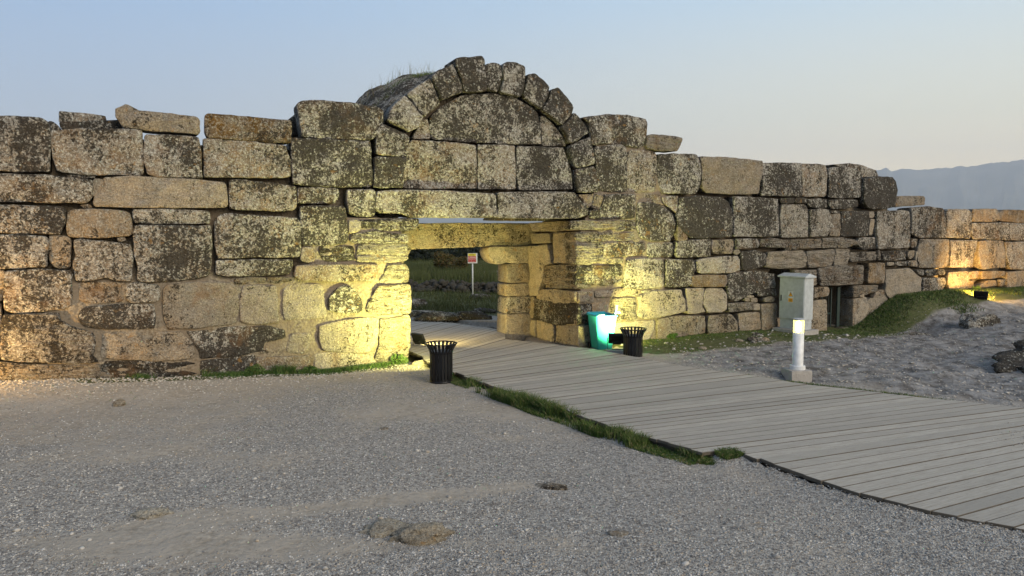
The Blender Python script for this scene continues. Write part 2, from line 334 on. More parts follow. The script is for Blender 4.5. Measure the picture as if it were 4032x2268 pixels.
STONE_DATA = """
gl L 0 -7.61,4.98 -7.33,4.99 -6.88,5 -6.79,4.94 -6.78,4.8 -6.78,4.44 -6.8,4.03 -7.24,4.01 -7.65,4.02
gl D 0.5 -6.84,5 -6.77,5 -6.67,4.9 -6.67,4.83 -6.83,4.82
gl L 0.7 -6.67,5.23 -6.43,5.22 -6.12,5.21 -5.9,5.19 -5.9,5.09 -6.12,5.05 -6.44,5.02 -6.68,5.01
gl D 0.45 -6.65,5 -6.25,5.02 -5.9,5.07 -5.68,5.1 -5.61,5.04 -5.62,4.92 -6.15,4.89 -6.63,4.86
gl LW 0 -6.77,4.78 -6.63,4.79 -6.29,4.84 -5.71,4.86 -5.53,4.88 -5.27,4.87 -5.26,4.51 -5.26,4.11 -5.31,4 -5.74,4.01 -6.26,4 -6.59,4.02 -6.69,4.06 -6.74,4.25 -6.77,4.53
gl L 0 -5.23,4.76 -5.18,4.8 -4.63,4.8 -4.27,4.8 -4.25,4.66 -4.24,4.15 -4.22,4 -5.02,3.99 -5.2,4.04 -5.24,4.23
gl LB 0 -7.65,3.97 -7.08,3.97 -6.53,3.94 -6.14,3.91 -6.13,3.73 -6.15,3.57 -6.24,3.47 -6.78,3.47 -7.26,3.47 -7.67,3.47
gl P 0.05 -6.11,3.92 -5.93,3.91 -5.92,3.83 -6.05,3.64 -6.13,3.58
gl D 0.1 -6.53,3.99 -6.09,3.98 -6.1,3.94 -6.53,3.95
gl PW 0 -5.94,3.95 -5.47,4 -4.31,3.97 -3.85,3.93 -3.78,3.86 -3.76,3.48 -3.8,3.42 -4.86,3.4 -6.11,3.4 -6.13,3.48 -6.1,3.58 -5.92,3.8
gl W 0.05 -6.34,3.43 -6.19,3.44 -6.16,3.37 -6.28,3.38
gl LB 0 -7.67,3.42 -7.27,3.41 -6.65,3.4 -6.59,3.34 -6.6,3.1 -6.66,2.93 -6.68,2.89 -7.29,2.9 -7.7,2.91
gl W 0 -6.56,3.28 -6.48,3.35 -6.11,3.36 -5.62,3.33 -5.52,3.28 -5.48,3.03 -5.49,2.89 -5.6,2.85 -6.13,2.82 -6.54,2.84 -6.58,2.91
gl LP 0.03 -5.48,3.36 -5.04,3.38 -4.29,3.36 -4.12,3.35 -4.1,3.2 -4.12,3.1 -4.68,3.09 -5.27,3.09 -5.46,3.11
gl LO 0 -5.46,3.06 -4.68,3.06 -4.1,3.06 -4.07,2.79 -4.11,2.37 -4.16,2.08 -4.37,2.02 -4.71,1.99 -5.09,1.96 -5.36,1.97 -5.45,2.01 -5.42,2.29 -5.47,2.49 -5.48,2.8
gl L 0 -7.7,2.88 -7.29,2.88 -6.9,2.85 -6.87,2.78 -6.9,2.51 -6.92,2.29 -7.15,2.28 -7.63,2.27 -7.72,2.27
gl W 0.03 -6.86,2.86 -6.57,2.85 -6.52,2.78 -6.53,2.6 -6.55,2.27 -6.72,2.26 -6.81,2.3 -6.87,2.4
gl WL 0 -6.46,2.78 -6.33,2.8 -5.96,2.75 -5.53,2.69 -5.5,2.39 -5.54,1.99 -5.81,2.01 -5.98,2.08 -6.24,2.01 -6.45,2.02 -6.51,2.27 -6.45,2.51
gl W 0.04 -5.75,2.81 -5.64,2.82 -5.62,2.77 -5.73,2.76
gl LB -0.03 -7.56,2.23 -6.99,2.25 -6.57,2.22 -6.52,2.17 -6.53,1.9 -6.56,1.56 -6.69,1.51 -6.85,1.5 -7.02,1.47 -7.43,1.46 -7.57,1.5 -7.61,1.56 -7.58,1.86
gl W 0.06 -7.72,2.24 -7.57,2.23 -7.59,1.95 -7.63,1.71 -7.75,1.67
gl W 0.05 -7.75,1.64 -7.65,1.63 -7.67,1.1 -7.68,0.81 -7.79,0.73
gl W 0.02 -6.42,1.98 -6.16,2 -5.64,1.96 -5.66,1.79 -5.67,1.63 -5.77,1.59 -6.34,1.59 -6.43,1.66
gl LP 0 -5.63,1.92 -5.52,1.96 -5.09,1.92 -5.05,1.83 -5.06,1.65 -5.12,1.59 -5.54,1.56 -5.64,1.65
gl L 0 -6.44,1.42 -6.35,1.53 -5.82,1.55 -5.17,1.53 -5.16,1.36 -5.15,1.2 -5.19,1.06 -5.57,1.06 -6.19,1.11 -6.36,1.16 -6.44,1.27
gl SL -0.02 -7.61,1.44 -7.43,1.45 -6.76,1.43 -6.73,1.28 -6.56,1.17 -6.26,1.05 -6.19,0.97 -6.2,0.71 -6.24,0.61 -6.15,0.47 -6.56,0.47 -7.06,0.52 -7.51,0.59 -7.68,0.63 -7.67,1 -7.64,1.29
gl SW 0 -7.8,0.56 -7.68,0.59 -7.51,0.55 -7.06,0.48 -6.39,0.42 -6.14,0.44 -6.12,0.26 -6.23,0.09 -6.57,0.04 -7.82,0.12
gl PW 0 -6.07,1 -5.91,1.02 -5.88,0.97 -5.79,1.01 -5.48,0.99 -5.43,0.86 -5.21,0.85 -5.15,0.97 -4.74,0.97 -4.63,0.86 -4.49,0.72 -4.48,0.49 -4.49,0.41 -5.14,0.4 -5.86,0.5 -6.1,0.55
gl P 0 -5,1.81 -4.9,1.91 -4.46,1.94 -3.79,1.91 -3.57,1.79 -3.6,1.45 -3.66,1.09 -3.91,1.05 -4.48,1.02 -4.93,1.02 -5,1.24
gl LD 0.02 -4.62,0.96 -4.3,0.96 -3.82,1 -3.05,0.99 -2.72,0.87 -2.7,0.72 -3.14,0.64 -3.15,0.46 -3.83,0.38 -4.36,0.4 -4.44,0.72
gl SD 0.03 -6.12,0.47 -5.67,0.47 -5.23,0.42 -4.43,0.38 -4.39,0.1 -4.79,0.01 -6.13,0.13
gl LD 0.03 -4.36,0.36 -3.84,0.36 -3.32,0.41 -3.29,0.23 -3.31,-0.15 -4.37,-0.05
gl P 0.02 -2.6,0.79 -2.19,0.79 -2.18,0.53 -2.25,0.38 -2.41,0.34 -2.71,0.41
gl W 0.04 -3.11,0.61 -2.78,0.39 -2.8,0.35 -3.27,0.43 -3.13,0.48
gl P -0.03 -2.01,0.94 -1.61,1.02 -0.8,1.06 -0.71,1.01 -0.72,0.62 -0.81,0.39 -0.92,0.29 -1.49,0.31 -1.91,0.39 -2,0.6
gl PS -0.02 -0.68,1 -0.01,1.08 0.03,1.02 0.03,0.35 -0.02,0.19 -0.08,-0.05 -0.4,-0.09 -0.71,-0.01 -0.8,0.13 -0.69,0.43
gl W 0.02 -3.27,0.34 -2.41,0.3 -2.15,0.32 -2.13,-0.14 -3.28,-0.04
gl P 0.02 -2.1,0.32 -1.89,0.35 -0.92,0.25 -0.82,0.12 -0.71,-0.04 -0.71,-0.26 -2.11,-0.14
gl P 0 -3.53,1.82 -3.36,1.86 -2.85,1.81 -2.85,1.48 -2.83,1.04 -3.38,1.05 -3.59,1.1 -3.59,1.51
gl P 0 -2.7,1.77 -2.63,1.84 -1.99,1.83 -1.9,1.77 -1.87,1.54 -1.84,1.1 -2.39,1.09 -2.7,1.09 -2.75,1.21 -2.74,1.57
gl L -0.02 -1.79,1.54 -1.63,1.69 -1.47,1.79 -1.26,1.71 -1.07,1.46 -1.05,1.24 -1.18,1.17 -1.61,1.2 -1.79,1.25
gl S -0.02 -0.96,1.34 -0.79,1.61 -0.68,1.76 0.02,1.77 0.05,1.64 0.05,1.11 -0.69,1.09 -0.97,1.18
gl S 0 -0.48,2.2 -0.06,2.22 0.02,2.11 0.02,1.8 -0.68,1.84 -0.53,2.04
gl W -0.03 -2.47,2.23 -2.11,2.25 -0.79,2.23 -0.7,2.2 -0.73,1.93 -0.82,1.86 -1.6,1.87 -2.37,1.92 -2.5,2
gl S 0 -1.15,2.66 -0.5,2.69 -0.02,2.66 -0.01,2.33 -0.08,2.28 -0.51,2.27 -1.18,2.29
gl SL 0.02 -1.97,2.63 -1.22,2.63 -1.2,2.32 -1.85,2.31 -1.98,2.49
gl W 0 -2.33,2.63 -2.11,2.62 -2.08,2.49 -2.08,2.31 -2.21,2.29 -2.36,2.34
gl L 0 -4.02,2.37 -3.34,2.37 -2.54,2.36 -2.53,2.24 -2.6,2.06 -2.87,2.04 -3.82,2.04 -4.02,2.09
gl SW 0.03 -3.68,1.98 -3.35,2.01 -3.07,1.99 -3.07,1.89 -3.36,1.87 -3.66,1.88
gl SW 0.02 -3.04,1.99 -2.63,1.99 -2.53,1.91 -2.87,1.87 -3.03,1.88
gl LO -0.02 -4.03,3.11 -3.93,3.26 -3.73,3.31 -3.12,3.26 -2.41,3.23 -2.35,3.11 -2.35,2.69 -2.36,2.47 -2.4,2.41 -3.29,2.41 -3.97,2.4 -4.02,2.6
gl L 0 -2.35,3.48 -1.83,3.5 -1.4,3.48 -1.38,3.25 -1.36,3.02 -1.34,2.8 -1.38,2.69 -1.85,2.65 -2.31,2.65 -2.34,3.02
gl L 0 -2.38,3.85 -2.26,3.87 -1.6,3.88 -1.52,3.83 -1.54,3.67 -1.63,3.55 -2.05,3.54 -2.38,3.54 -2.39,3.7
gl L 0 -1.35,3.83 -0.8,3.87 -0.74,3.83 -0.74,3.32 -0.81,3.28 -1.16,3.28 -1.31,3.34 -1.36,3.59
gl WL 0 -3.72,3.98 -3.59,3.99 -2.89,3.95 -2.43,3.89 -2.41,3.78 -2.42,3.44 -2.49,3.38 -2.91,3.37 -3.6,3.38 -3.74,3.42 -3.73,3.71
gl WL 0 -4.19,4.77 -3.69,4.78 -3.08,4.75 -2.61,4.72 -2.57,4.56 -2.52,4.43 -2.53,4.09 -2.68,4.05 -3.7,4.03 -4.19,4.02 -4.19,4.36
gl LG 0 -2.49,4.88 -2.24,4.88 -1.36,4.9 -0.82,4.91 -0.81,4.6 -0.79,3.96 -0.83,3.92 -1.6,3.9 -2.26,3.91 -2.49,3.94 -2.5,4.43
gl LG -0.02 -2.36,5.6 -2.26,5.66 -2,5.69 -1.57,5.7 -1.12,5.68 -0.66,5.66 -0.52,5.58 -0.54,5.33 -0.67,5.05 -0.8,4.93 -1.15,4.92 -1.7,4.91 -2.27,4.91 -2.31,5.11 -2.35,5.42
gl D 0.6 -2.43,5.35 -2.25,5.42 -2.2,5.4 -2.18,5.24 -2.21,5.02 -2.37,5 -2.38,5.16
gl P -0.02 -1.33,3.18 -1.16,3.21 -1.06,3.16 -1.07,3 -1.16,2.94 -1.32,2.91
gl SL 0 -1.29,2.88 -0.78,2.96 -0.03,2.88 0,2.69 -0.64,2.69 -1.17,2.69 -1.29,2.72
gl SL 0 -1.21,3.19 -0.62,3.22 -0.1,3.25 0.27,3.24 0.27,3.1 0.15,3 -0.04,2.95 -0.62,2.97 -1.02,3.01 -1.23,3.09
va LG 0 -0.74,4.57 -0.35,4.58 -0.02,4.58 -0.02,4.48 -0.08,4.27 -0.11,3.91 -0.76,3.91 -0.76,4.24
va L 0 -0.65,5.17 -0.55,5.29 -0.05,5.12 0.06,5.04 -0.01,4.69 -0.04,4.6 -0.32,4.6 -0.71,4.63 -0.69,4.9
va LP -0.03 -0.47,5.37 -0.33,5.68 -0.07,5.94 0.07,5.85 0.21,5.64 0.39,5.49 0.27,5.29 0.04,5.15 -0.17,5.24 -0.42,5.34
va LP 0 0,5.96 0.22,6.16 0.53,6.36 0.63,6.22 0.75,5.9 0.78,5.82 0.57,5.64 0.42,5.51 0.25,5.67 0.11,5.87
va LG 0 0.59,6.39 0.76,6.57 1.1,6.73 1.2,6.5 1.32,6.29 1.33,6.12 1.06,6.02 0.82,5.89 0.73,6.13
va LG -0.04 1.13,6.86 1.28,6.91 1.5,6.92 1.81,6.97 1.86,6.88 1.9,6.54 1.91,6.2 1.62,6.15 1.36,6.13 1.3,6.4 1.19,6.64
va LG 0 1.91,6.82 2.13,6.86 2.29,6.83 2.32,6.61 2.27,6.34 2.22,6.21 1.96,6.21 1.91,6.51
va LG -0.03 2.33,6.81 2.43,6.9 2.69,6.94 2.91,6.85 2.93,6.63 2.88,6.28 2.78,6.13 2.28,6.2 2.35,6.46
va LG 0 2.99,6.66 3.19,6.71 3.43,6.58 3.6,6.45 3.56,6.24 3.37,5.9 3.13,6.01 2.9,6.14 2.96,6.4
va LD 0 3.65,6.38 3.82,6.44 4.09,6.22 4.27,5.99 4.2,5.81 3.96,5.55 3.68,5.72 3.41,5.87 3.58,6.12
va LG 0 4.29,5.87 4.46,5.76 4.64,5.56 4.72,5.41 4.43,5.24 4.19,5.11 4.08,5.34 3.93,5.51 4.18,5.71
va LG 0 4.19,5.06 4.75,5.31 4.85,4.98 4.89,4.64 4.37,4.53 4.26,4.8
va LG 0 4.35,4.5 4.87,4.58 4.97,4.45 4.99,3.95 4.41,3.92 4.36,4.24
ty LG 0.1 0.58,5.52 0.87,5.8 1.34,6.06 1.65,6.13 2.13,6.18 2.62,6.15 3.13,5.96 3.34,5.81 3.39,5.54 3.43,5.07 2.62,5.02 1.49,5.02 0.63,5.03 0.57,5.28
ty LW 0.12 0.22,5.14 0.41,5.47 0.54,5.49 0.57,5.28 0.59,5.04 0.16,5.03
ty PL 0.12 3.41,5.76 3.54,5.75 3.86,5.5 4.06,5.28 4.14,5.06 3.48,5.04 3.44,5.36
ty LW 0.08 0.04,4.88 0.15,4.99 1.18,4.99 1.7,4.96 1.72,4.33 1.72,3.95 0.56,3.91 -0.07,3.91 -0.06,4.27 -0.01,4.55
ty LO 0.08 1.76,4.98 2.7,5 2.72,4.37 2.73,3.96 1.74,3.94
ty LG 0.08 2.76,4.99 4.04,5.02 4.17,4.73 4.3,4.4 4.32,4 2.8,3.94 2.75,4.37
li LP -0.02 -0.71,3.83 -0.04,3.88 0.86,3.88 2.15,3.84 2.18,3.52 2.2,3.29 1.17,3.27 0.25,3.26 -0.04,3.28 -0.13,3.35 -0.62,3.35 -0.73,3.43
li LP -0.02 2.21,3.87 3.48,3.93 4.33,3.92 4.51,3.72 4.73,3.5 4.7,3.37 4.41,3.28 3.48,3.26 2.22,3.27
gr W 0.04 4.44,3.87 4.89,3.88 4.8,3.57 4.74,3.55 4.56,3.75
gr PW 0 4.92,3.89 5.13,3.87 5.16,3.79 5.04,3.5 4.83,3.57
gr L 0 5.1,3.58 5.18,3.89 6.13,3.93 6.16,3.6 6.15,3.3 5.09,3.27 4.76,3.29 4.75,3.49 5.03,3.48
gr L 0 4.52,5.77 4.76,5.82 5.32,5.91 5.86,5.92 6.45,5.86 6.5,5.77 6.47,5.45 6.41,5.18 6.3,5.12 5.77,5.15 5.23,5.17 4.83,5.11 4.77,5.4 4.73,5.66
gr LG 0 4.89,5.07 5.39,5.14 5.71,5.16 5.83,5.09 5.87,4.67 5.88,4 5.72,3.97 5.03,3.97 5,4.24 4.93,4.63
gr WL 0 5.9,4.98 6.03,5.06 6.7,5.05 6.81,4.98 6.84,4.43 6.78,4 6.05,3.98 5.92,4.03 5.9,4.53
gr LG 0 6.84,4.98 7.73,5.03 8.16,5.03 8.25,4.88 8.31,4.54 8.28,4.2 8.14,3.97 7.41,3.96 7,3.97 6.89,4.27 6.86,4.65
gr PW 0 8.28,4.99 9.19,5 10.48,4.96 10.51,4.84 10.44,4.48 10.4,4.04 9.94,4 9.2,4 8.5,4.01 8.35,4.14 8.37,4.55
gr LD 0 10.52,4.9 11.12,4.94 12.03,4.96 12.06,4.48 12.06,3.99 11.56,3.99 10.51,3.98 10.54,4.44
gr LW 0 12.06,4.95 12.8,4.97 13.02,4.93 13.08,4.67 13.1,4.08 13.01,4 12.11,3.99
gr LD 0 13.17,4.87 13.69,4.92 14.38,4.9 14.57,4.76 14.63,4.08 14.56,4.02 13.74,3.97 13.21,3.99 13.21,4.46
gr L 0.5 13.91,5.04 14.66,5.11 15.23,5.07 15.93,4.93 16.04,4.73 15.25,4.7 14.29,4.95
gr LD -0.02 14.69,4.59 15.34,4.68 16.03,4.69 16.15,4.55 16.24,4.28 16.2,4.02 16.12,3.76 15.64,3.67 14.91,3.69 14.73,3.86 14.68,4.24
gr LD 0 11.24,3.91 11.82,3.95 11.79,3.79 11.28,3.78
gr LD 0 11.85,3.95 12.28,3.94 12.28,3.8 11.85,3.8
gr LD 0 12.34,3.92 13.11,3.94 13.16,3.7 12.86,3.65 12.39,3.7
gr LD 0 13.17,3.92 14.47,3.94 14.5,3.73 13.75,3.65 13.3,3.65
gr LG 0 9.47,3.93 10.51,3.93 11.14,3.9 11.21,3.34 11.22,2.82 10.36,2.82 9.52,2.83 9.48,3.4
gr LD 0 7.62,3.87 8.12,3.92 9.07,3.9 9.3,3.76 9.41,3.56 9.44,3.06 9.4,2.81 8.51,2.78 7.97,2.78 7.53,3.11 7.49,3.39 7.59,3.62
gr LW 0 7.02,3.88 7.54,3.91 7.56,3.65 7.48,3.45 7.25,3.59 7.04,3.75
gr W 0.02 6.19,3.89 6.38,3.95 6.95,3.93 6.97,3.75 7.11,3.66 6.93,3.66 6.55,3.74 6.19,3.81
gr LG 0 6.23,3.7 6.55,3.73 7.07,3.61 7.34,3.44 7.45,3.17 7.42,2.89 7.28,2.7 6.67,2.71 6.31,2.81 6.22,3.05 6.2,3.43
gr W 0.02 7.54,3.08 7.6,3.11 7.88,2.86 7.88,2.72 7.54,2.71
gr L 0 7.51,2.69 8.14,2.73 8.67,2.76 8.69,2.52 8.68,2.28 8.15,2.26 7.52,2.25
gr PW 0 8.74,2.72 9.51,2.74 9.56,2.57 9.45,2.34 8.82,2.34 8.74,2.46
gr L 0 9.62,2.76 10.42,2.75 10.49,2.59 10.42,2.5 9.69,2.47 9.62,2.49
gr P 0.02 9.54,2.42 9.68,2.46 9.78,2.38 9.65,2.31 9.54,2.34
gr LD 0 9.77,2.39 10.4,2.42 10.73,2.32 10.78,2.11 10.64,1.94 9.86,1.86 9.8,2.06
gr W 0.03 9.81,2.32 9.92,2.3 9.94,1.88 9.84,1.87 9.78,2.15
gr PL 0 8.2,2.17 8.52,2.24 9.65,2.28 9.74,2.18 9.76,1.86 9.47,1.8 8.35,1.81 8.2,1.95
gr L 0 7.2,2.22 8.08,2.19 8.14,1.95 8.05,1.61 7.95,1.46 7.18,1.47 7.16,1.91
gr PL -0.03 5.88,2.22 6.41,2.26 7.08,2.22 7.11,1.92 7.1,1.5 6.59,1.46 5.86,1.48 5.79,1.59 5.84,1.94
gr SD 0 4.39,2.1 5.2,2.1 5.75,2.14 5.79,1.94 5.76,1.68 5.43,1.58 4.64,1.58 4.38,1.61
gr PS 0.02 5.21,2.2 5.42,2.26 5.81,2.27 5.81,2.15 5.26,2.11
gr S 0 4.37,2.68 5.19,2.68 5.19,2.49 5.18,2.25 4.79,2.12 4.37,2.13
gr LW 0.02 5.22,2.65 5.74,2.7 6.46,2.68 6.5,2.48 6.4,2.34 5.81,2.3 5.2,2.31
gr L 0.02 6.58,2.64 7.39,2.66 7.43,2.47 7.4,2.28 7.02,2.27 6.58,2.27 6.55,2.45
gr S 0 4.35,2.89 4.47,2.94 5.44,2.96 5.47,2.79 5.19,2.71 4.54,2.69 4.36,2.76
gr S 0.02 5.52,2.92 6.19,2.94 6.21,2.74 5.74,2.71 5.52,2.73
gr S -0.03 4.21,3.22 5.66,3.25 5.65,3.1 5.54,3.02 5.1,3.01 4.18,3
gr S 0.02 5.71,3.23 6.17,3.26 6.19,2.99 5.55,2.97
gr O -0.02 8.06,1.75 8.27,1.77 9.24,1.75 9.28,1.57 9.21,1.42 8.17,1.44 8.02,1.48
gr LD 0 9.31,1.74 9.65,1.81 10.44,1.83 11.11,1.73 11.19,1.33 10.64,1.29 10.04,1.13 9.7,0.99 9.39,1.05 9.31,1.28
gr LD 0.03 10.45,1.28 11.14,1.29 11.2,1.09 11.01,1.1 10.48,1.1
gr P 0 7.84,1.41 8.5,1.4 8.43,1.16 8.43,0.9 8.55,0.73 7.91,0.71 7.88,1.04
gr P 0 8.55,1.38 9.13,1.38 9.29,1.22 9.3,0.8 9.11,0.7 8.64,0.72 8.46,0.96 8.46,1.22
gr P -0.02 6.26,1.27 6.76,1.39 7.66,1.4 7.7,1.22 7.81,1.1 7.8,0.79 7.12,0.68 6.43,0.66 6.27,0.74 6.3,0.99
gr P 0 6.41,1.4 6.65,1.42 6.69,1.37 6.56,1.32 6.4,1.35
gr PS 0 5.47,1.24 6.2,1.23 6.22,0.94 6.23,0.64 6.1,0.62 5.51,0.62 5.44,0.97
gr PW 0.02 4.96,1.43 5.82,1.49 6.35,1.43 6.22,1.27 5.43,1.28 4.96,1.28
gr PW 0 4.36,1.44 4.89,1.42 4.92,1.16 4.49,1.13 4.34,1.24
gr W 0.03 4.43,1.14 4.93,1.13 5.4,1.19 5.43,0.89 5.43,0.87 4.46,0.91
gr W 0.03 4.43,0.89 5.49,0.84 5.51,0.42 5.51,-0.04 4.44,0
gr P 0 5.53,0.58 6.78,0.6 6.84,0.52 6.81,0.32 6.61,0.08 6.45,-0.08 5.54,-0.07
gr PW 0 6.92,0.62 7.47,0.68 8.48,0.64 8.54,0.43 8.53,0.16 7.48,0.07 6.93,0.02 6.89,0.35
gr PW 0 8.68,0.63 9.46,0.63 9.66,0.43 9.71,0.09 8.69,0.1 8.63,0.36
gr PW 0 9.75,0.64 10.57,0.65 10.59,0.38 10.59,0.14 9.8,0.1
gr S 0 9.33,0.94 10.27,0.94 10.28,0.73 9.4,0.69
gr P 0 10.31,0.89 10.56,0.88 10.56,0.71 10.32,0.7
gr P 0 9.99,1.08 10.16,1.09 10.15,0.98 10.01,0.98
gr P -0.03 10.18,1.05 10.39,1.05 10.42,0.94 10.18,0.95
gr P 0 10.05,1.13 10.27,1.13 10.27,1.08 10.05,1.09
gr P -0.03 10.71,1.04 10.97,1.08 11.12,1 11.05,0.93 10.73,0.93
gr W 0 10.61,0.86 11.18,0.87 11.23,0.59 11.27,0.06 10.64,0.1
gr S 0 10.53,2.74 11.07,2.76 11.48,2.71 11.49,2.49 11.12,2.49 10.52,2.53
gr SW 0 11.51,2.72 12.93,2.75 12.92,2.48 11.51,2.41
gr S 0 12.97,2.77 13.79,2.78 14.4,2.71 14.51,2.59 14.04,2.47 13.01,2.46
gr L 0 14.52,2.76 15.31,2.79 15.33,2.43 14.74,2.41 14.51,2.56
gr PL 0 11.33,3.74 12.25,3.76 12.35,3.6 12.41,2.79 11.33,2.79 11.28,3.4
gr PL 0 12.43,3.62 13.17,3.63 13.35,3.39 13.36,3.07 13.15,2.83 12.47,2.79
gr W 0.03 13.32,3.48 13.71,3.51 13.75,3.11 13.69,2.82 13.3,2.84 13.42,3.14
gr LG 0.02 13.27,3.59 13.7,3.59 13.68,3.53 13.32,3.52
gr LD 0 13.79,3.58 14.68,3.61 14.98,3.59 15,2.82 13.8,2.82
gr PW 0.02 15.05,3.58 15.24,3.6 15.28,3.44 15.17,3.38 15.03,3.41
gr PW 0.03 15.08,3.35 15.28,3.35 15.19,2.85 15.04,2.86
gr LW 0 15.36,3.6 16.64,3.65 16.88,3.62 16.95,2.95 16.93,2.45 15.42,2.41 15.35,2.95
gr LW 0 16.98,3.73 17.87,3.8 18.54,3.74 18.71,3.45 18.84,2.76 17.38,2.77 17.03,2.87
gr LW 0 18.78,3.63 18.89,3.72 19.89,3.72 20.09,3.59 20.1,3.19 20.06,2.74 18.92,2.76 18.87,3.19
gr W 0 20.18,3.74 21.43,3.77 21.63,3.61 21.67,3.42 21.54,3.33 20.23,3.31
gr O 0 21.68,3.64 21.97,3.75 23.06,3.74 23.53,3.74 23.57,3.26 21.74,3.34
gr LW 0 20.17,3.27 22.01,3.29 23.57,3.25 23.62,2.63 22.06,2.68 20.21,2.71
gr W 0 17.43,2.72 18.95,2.71 19.01,2.39 18.98,1.91 18.8,1.76 17.45,1.78 17.38,2.28
gr WL 0.03 17.06,2.72 17.34,2.72 17.31,2.46 17.06,2.44
gr LW 0 19.05,2.68 20.44,2.67 20.34,2.24 20.25,1.74 19.07,1.76 19.08,2.26
gr W 0 20.54,2.65 21.38,2.67 21.92,2.64 22.09,2.23 22.13,1.7 20.79,1.67 20.54,2.11
gr LW 0 22.03,2.61 23.63,2.6 23.71,1.59 22.43,1.62 22.12,2.08
gr O 0 20.75,1.6 22.14,1.57 22.15,1.41 21.48,1.32 20.82,1.32
gr O 0 20.53,1.04 21.17,1.26 21.66,1.25 21.72,1.06 20.84,1.02
gr W 0 21.86,1.27 22.16,1.26 22.16,1.05 21.88,1.03
gr W 0 22.21,1.54 23.72,1.54 23.78,0.79 22.26,0.84
gr W 0 19,1.59 20.06,1.62 20.1,1.33 20.04,0.92 19.13,0.95 18.97,1.33
gr O 0 20.14,1.59 20.65,1.61 20.58,1.37 20.12,1.33
gr O 0.02 20.12,1.26 20.41,1.28 20.43,1.02 20.1,1.03
gr WL 0 17.65,1.44 18.79,1.42 18.86,1.25 18.62,0.86 17.67,0.84
gr SL 0 17.81,1.7 18.77,1.7 18.82,1.52 17.86,1.52
gr SL 0.02 17.32,1.72 17.71,1.71 17.73,1.53 17.45,1.58
gr P 0 15.85,1.75 17,1.78 17.26,1.62 17.61,1.44 17.56,0.96 16.8,0.88 16.04,0.84 15.86,1.05
gr O 0 14.99,1.98 15.79,1.97 15.78,1.33 15.02,1.34
gr P 0 15.89,1.99 16.21,1.98 16.22,1.89 15.9,1.89
gr L 0 16.28,1.99 16.8,2 16.81,1.86 16.29,1.88
gr WL 0 16.91,2.01 17.32,2.02 17.35,1.82 16.92,1.85
gr PW 0 16.95,2.33 17.24,2.35 17.22,2.15 17.03,2.07 16.92,2.16
gr P 0 17.3,2.31 17.38,2.31 17.34,2.04 17.28,2.04
gr SD 0 15.62,2.34 16.75,2.36 16.77,2.07 15.64,2.04
gr PS 0 10.83,2.37 12.21,2.41 12.32,2.3 12.34,1.9 11.23,1.88 10.73,1.93
gr PS 0 12.36,2.37 13.51,2.43 13.5,2.1 13.37,1.91 12.46,1.88
gr PS 0 13.57,2.43 14.17,2.42 14.18,2.22 14.06,1.92 13.5,1.93
gr S 0 14.22,2.32 15.41,2.34 15.42,2.07 14.25,2.03
gr S 0.02 15.45,2.36 15.59,2.36 15.61,2.07 15.47,2.07
gr S 0 12.83,1.86 13.83,1.94 14.8,1.92 14.84,1.65 14.81,1.33 14.33,1.32 12.97,1.33 12.87,1.63
gr S 0 11.9,1.84 12.25,1.8 12.8,1.82 12.81,1.61 12.47,1.6 11.91,1.59
gr W 0.02 12.58,1.55 12.81,1.56 12.84,1.38 12.7,1.34
gr W 0 12.6,1.28 13.26,1.29 13.31,1.2 13.3,1.02 12.63,0.95
gr PW 0 12.11,0.85 12.5,0.84 13.24,0.91 13.32,0.62 13.32,-0.08 12.84,-0.15 12.14,-0.11
gr SW 0 14.4,1.28 15.56,1.27 15.48,1.06 15.05,0.99 14.41,0.98
gr P 0 14.44,0.86 15,0.91 15.11,0.58 15.03,0.22 14.87,-0.11 14.49,-0.1
gr P 0.03 15.12,0.8 15.88,1.05 16.14,0.86 15.48,0.39 15.05,0.08
gr PW 0 14.67,0.96 14.86,0.99 14.87,0.9 14.72,0.91
gr W 0 15.49,1.06 15.78,1.12 15.83,0.99 15.3,0.87
gr W 0.03 9.59,1.79 9.78,1.83 9.78,1.8 9.59,1.74
gr W 0.03 12.08,1.56 12.51,1.55 12.54,1.29 12.54,0.88 12.1,0.88
jm PS 0 2.6,3.2 0.39,3.23 0.04,3.22 0.04,2.98 2.4,2.96
jm P 0 2.53,2.89 1.42,2.91 1.36,2.65 2.46,2.63
jm PW 0 1.28,2.91 0.04,2.94 0.03,2.17 1.21,2.13
jm P -0.06 2.7,2.53 1.36,2.61 1.24,2.1 1.7,2.05 1.72,1.69 2.03,1.2 2.72,1.15
jm SW 0 1.63,2.05 0.03,2.13 0.02,1.52 1.39,1.45 1.76,1.63
jm PW 0 1.94,1.37 1.4,1.42 -0.06,1.45 -0.06,1.17 1.4,1.01 2.2,1.12
jm W 0 2.72,1.1 2.29,1.14 2.35,0.53 2.76,0.52
jm SD 0 2.2,1.08 -0.06,1.13 -0.04,0.64 1.14,0.48 2.32,0.53
jm P 0 2.76,0.45 2.22,0.5 2.21,-0.15 2.75,-0.2
jm PW 0 2.16,0.51 1.17,0.47 1.16,-0.04 2.12,-0.14
jm PW 0 1.08,0.48 -0.07,0.58 -0.13,0.04 1.08,-0.05
lo PW 0 -5.7,5.25 -5.59,5.3 -5.54,5.35 -5.46,5.33 -5.4,5.25 -4.98,5.23 -4.3,5.19 -4.24,5.14 -4.25,4.89 -4.29,4.84 -4.46,4.86 -5.18,4.88 -5.58,4.9 -5.65,5.04 -5.71,5.08
lo OB -0.03 -4.15,5.21 -4.1,5.26 -3.67,5.26 -2.87,5.24 -2.5,5.24 -2.49,5.08 -2.5,4.78 -2.88,4.76 -3.68,4.79 -4.11,4.79 -4.17,4.91
lo PS -0.06 6.48,5.42 6.62,5.48 7.37,5.47 7.6,5.44 7.6,5.37 7.49,5.2 7.42,5.08 6.87,5.08 6.46,5.1
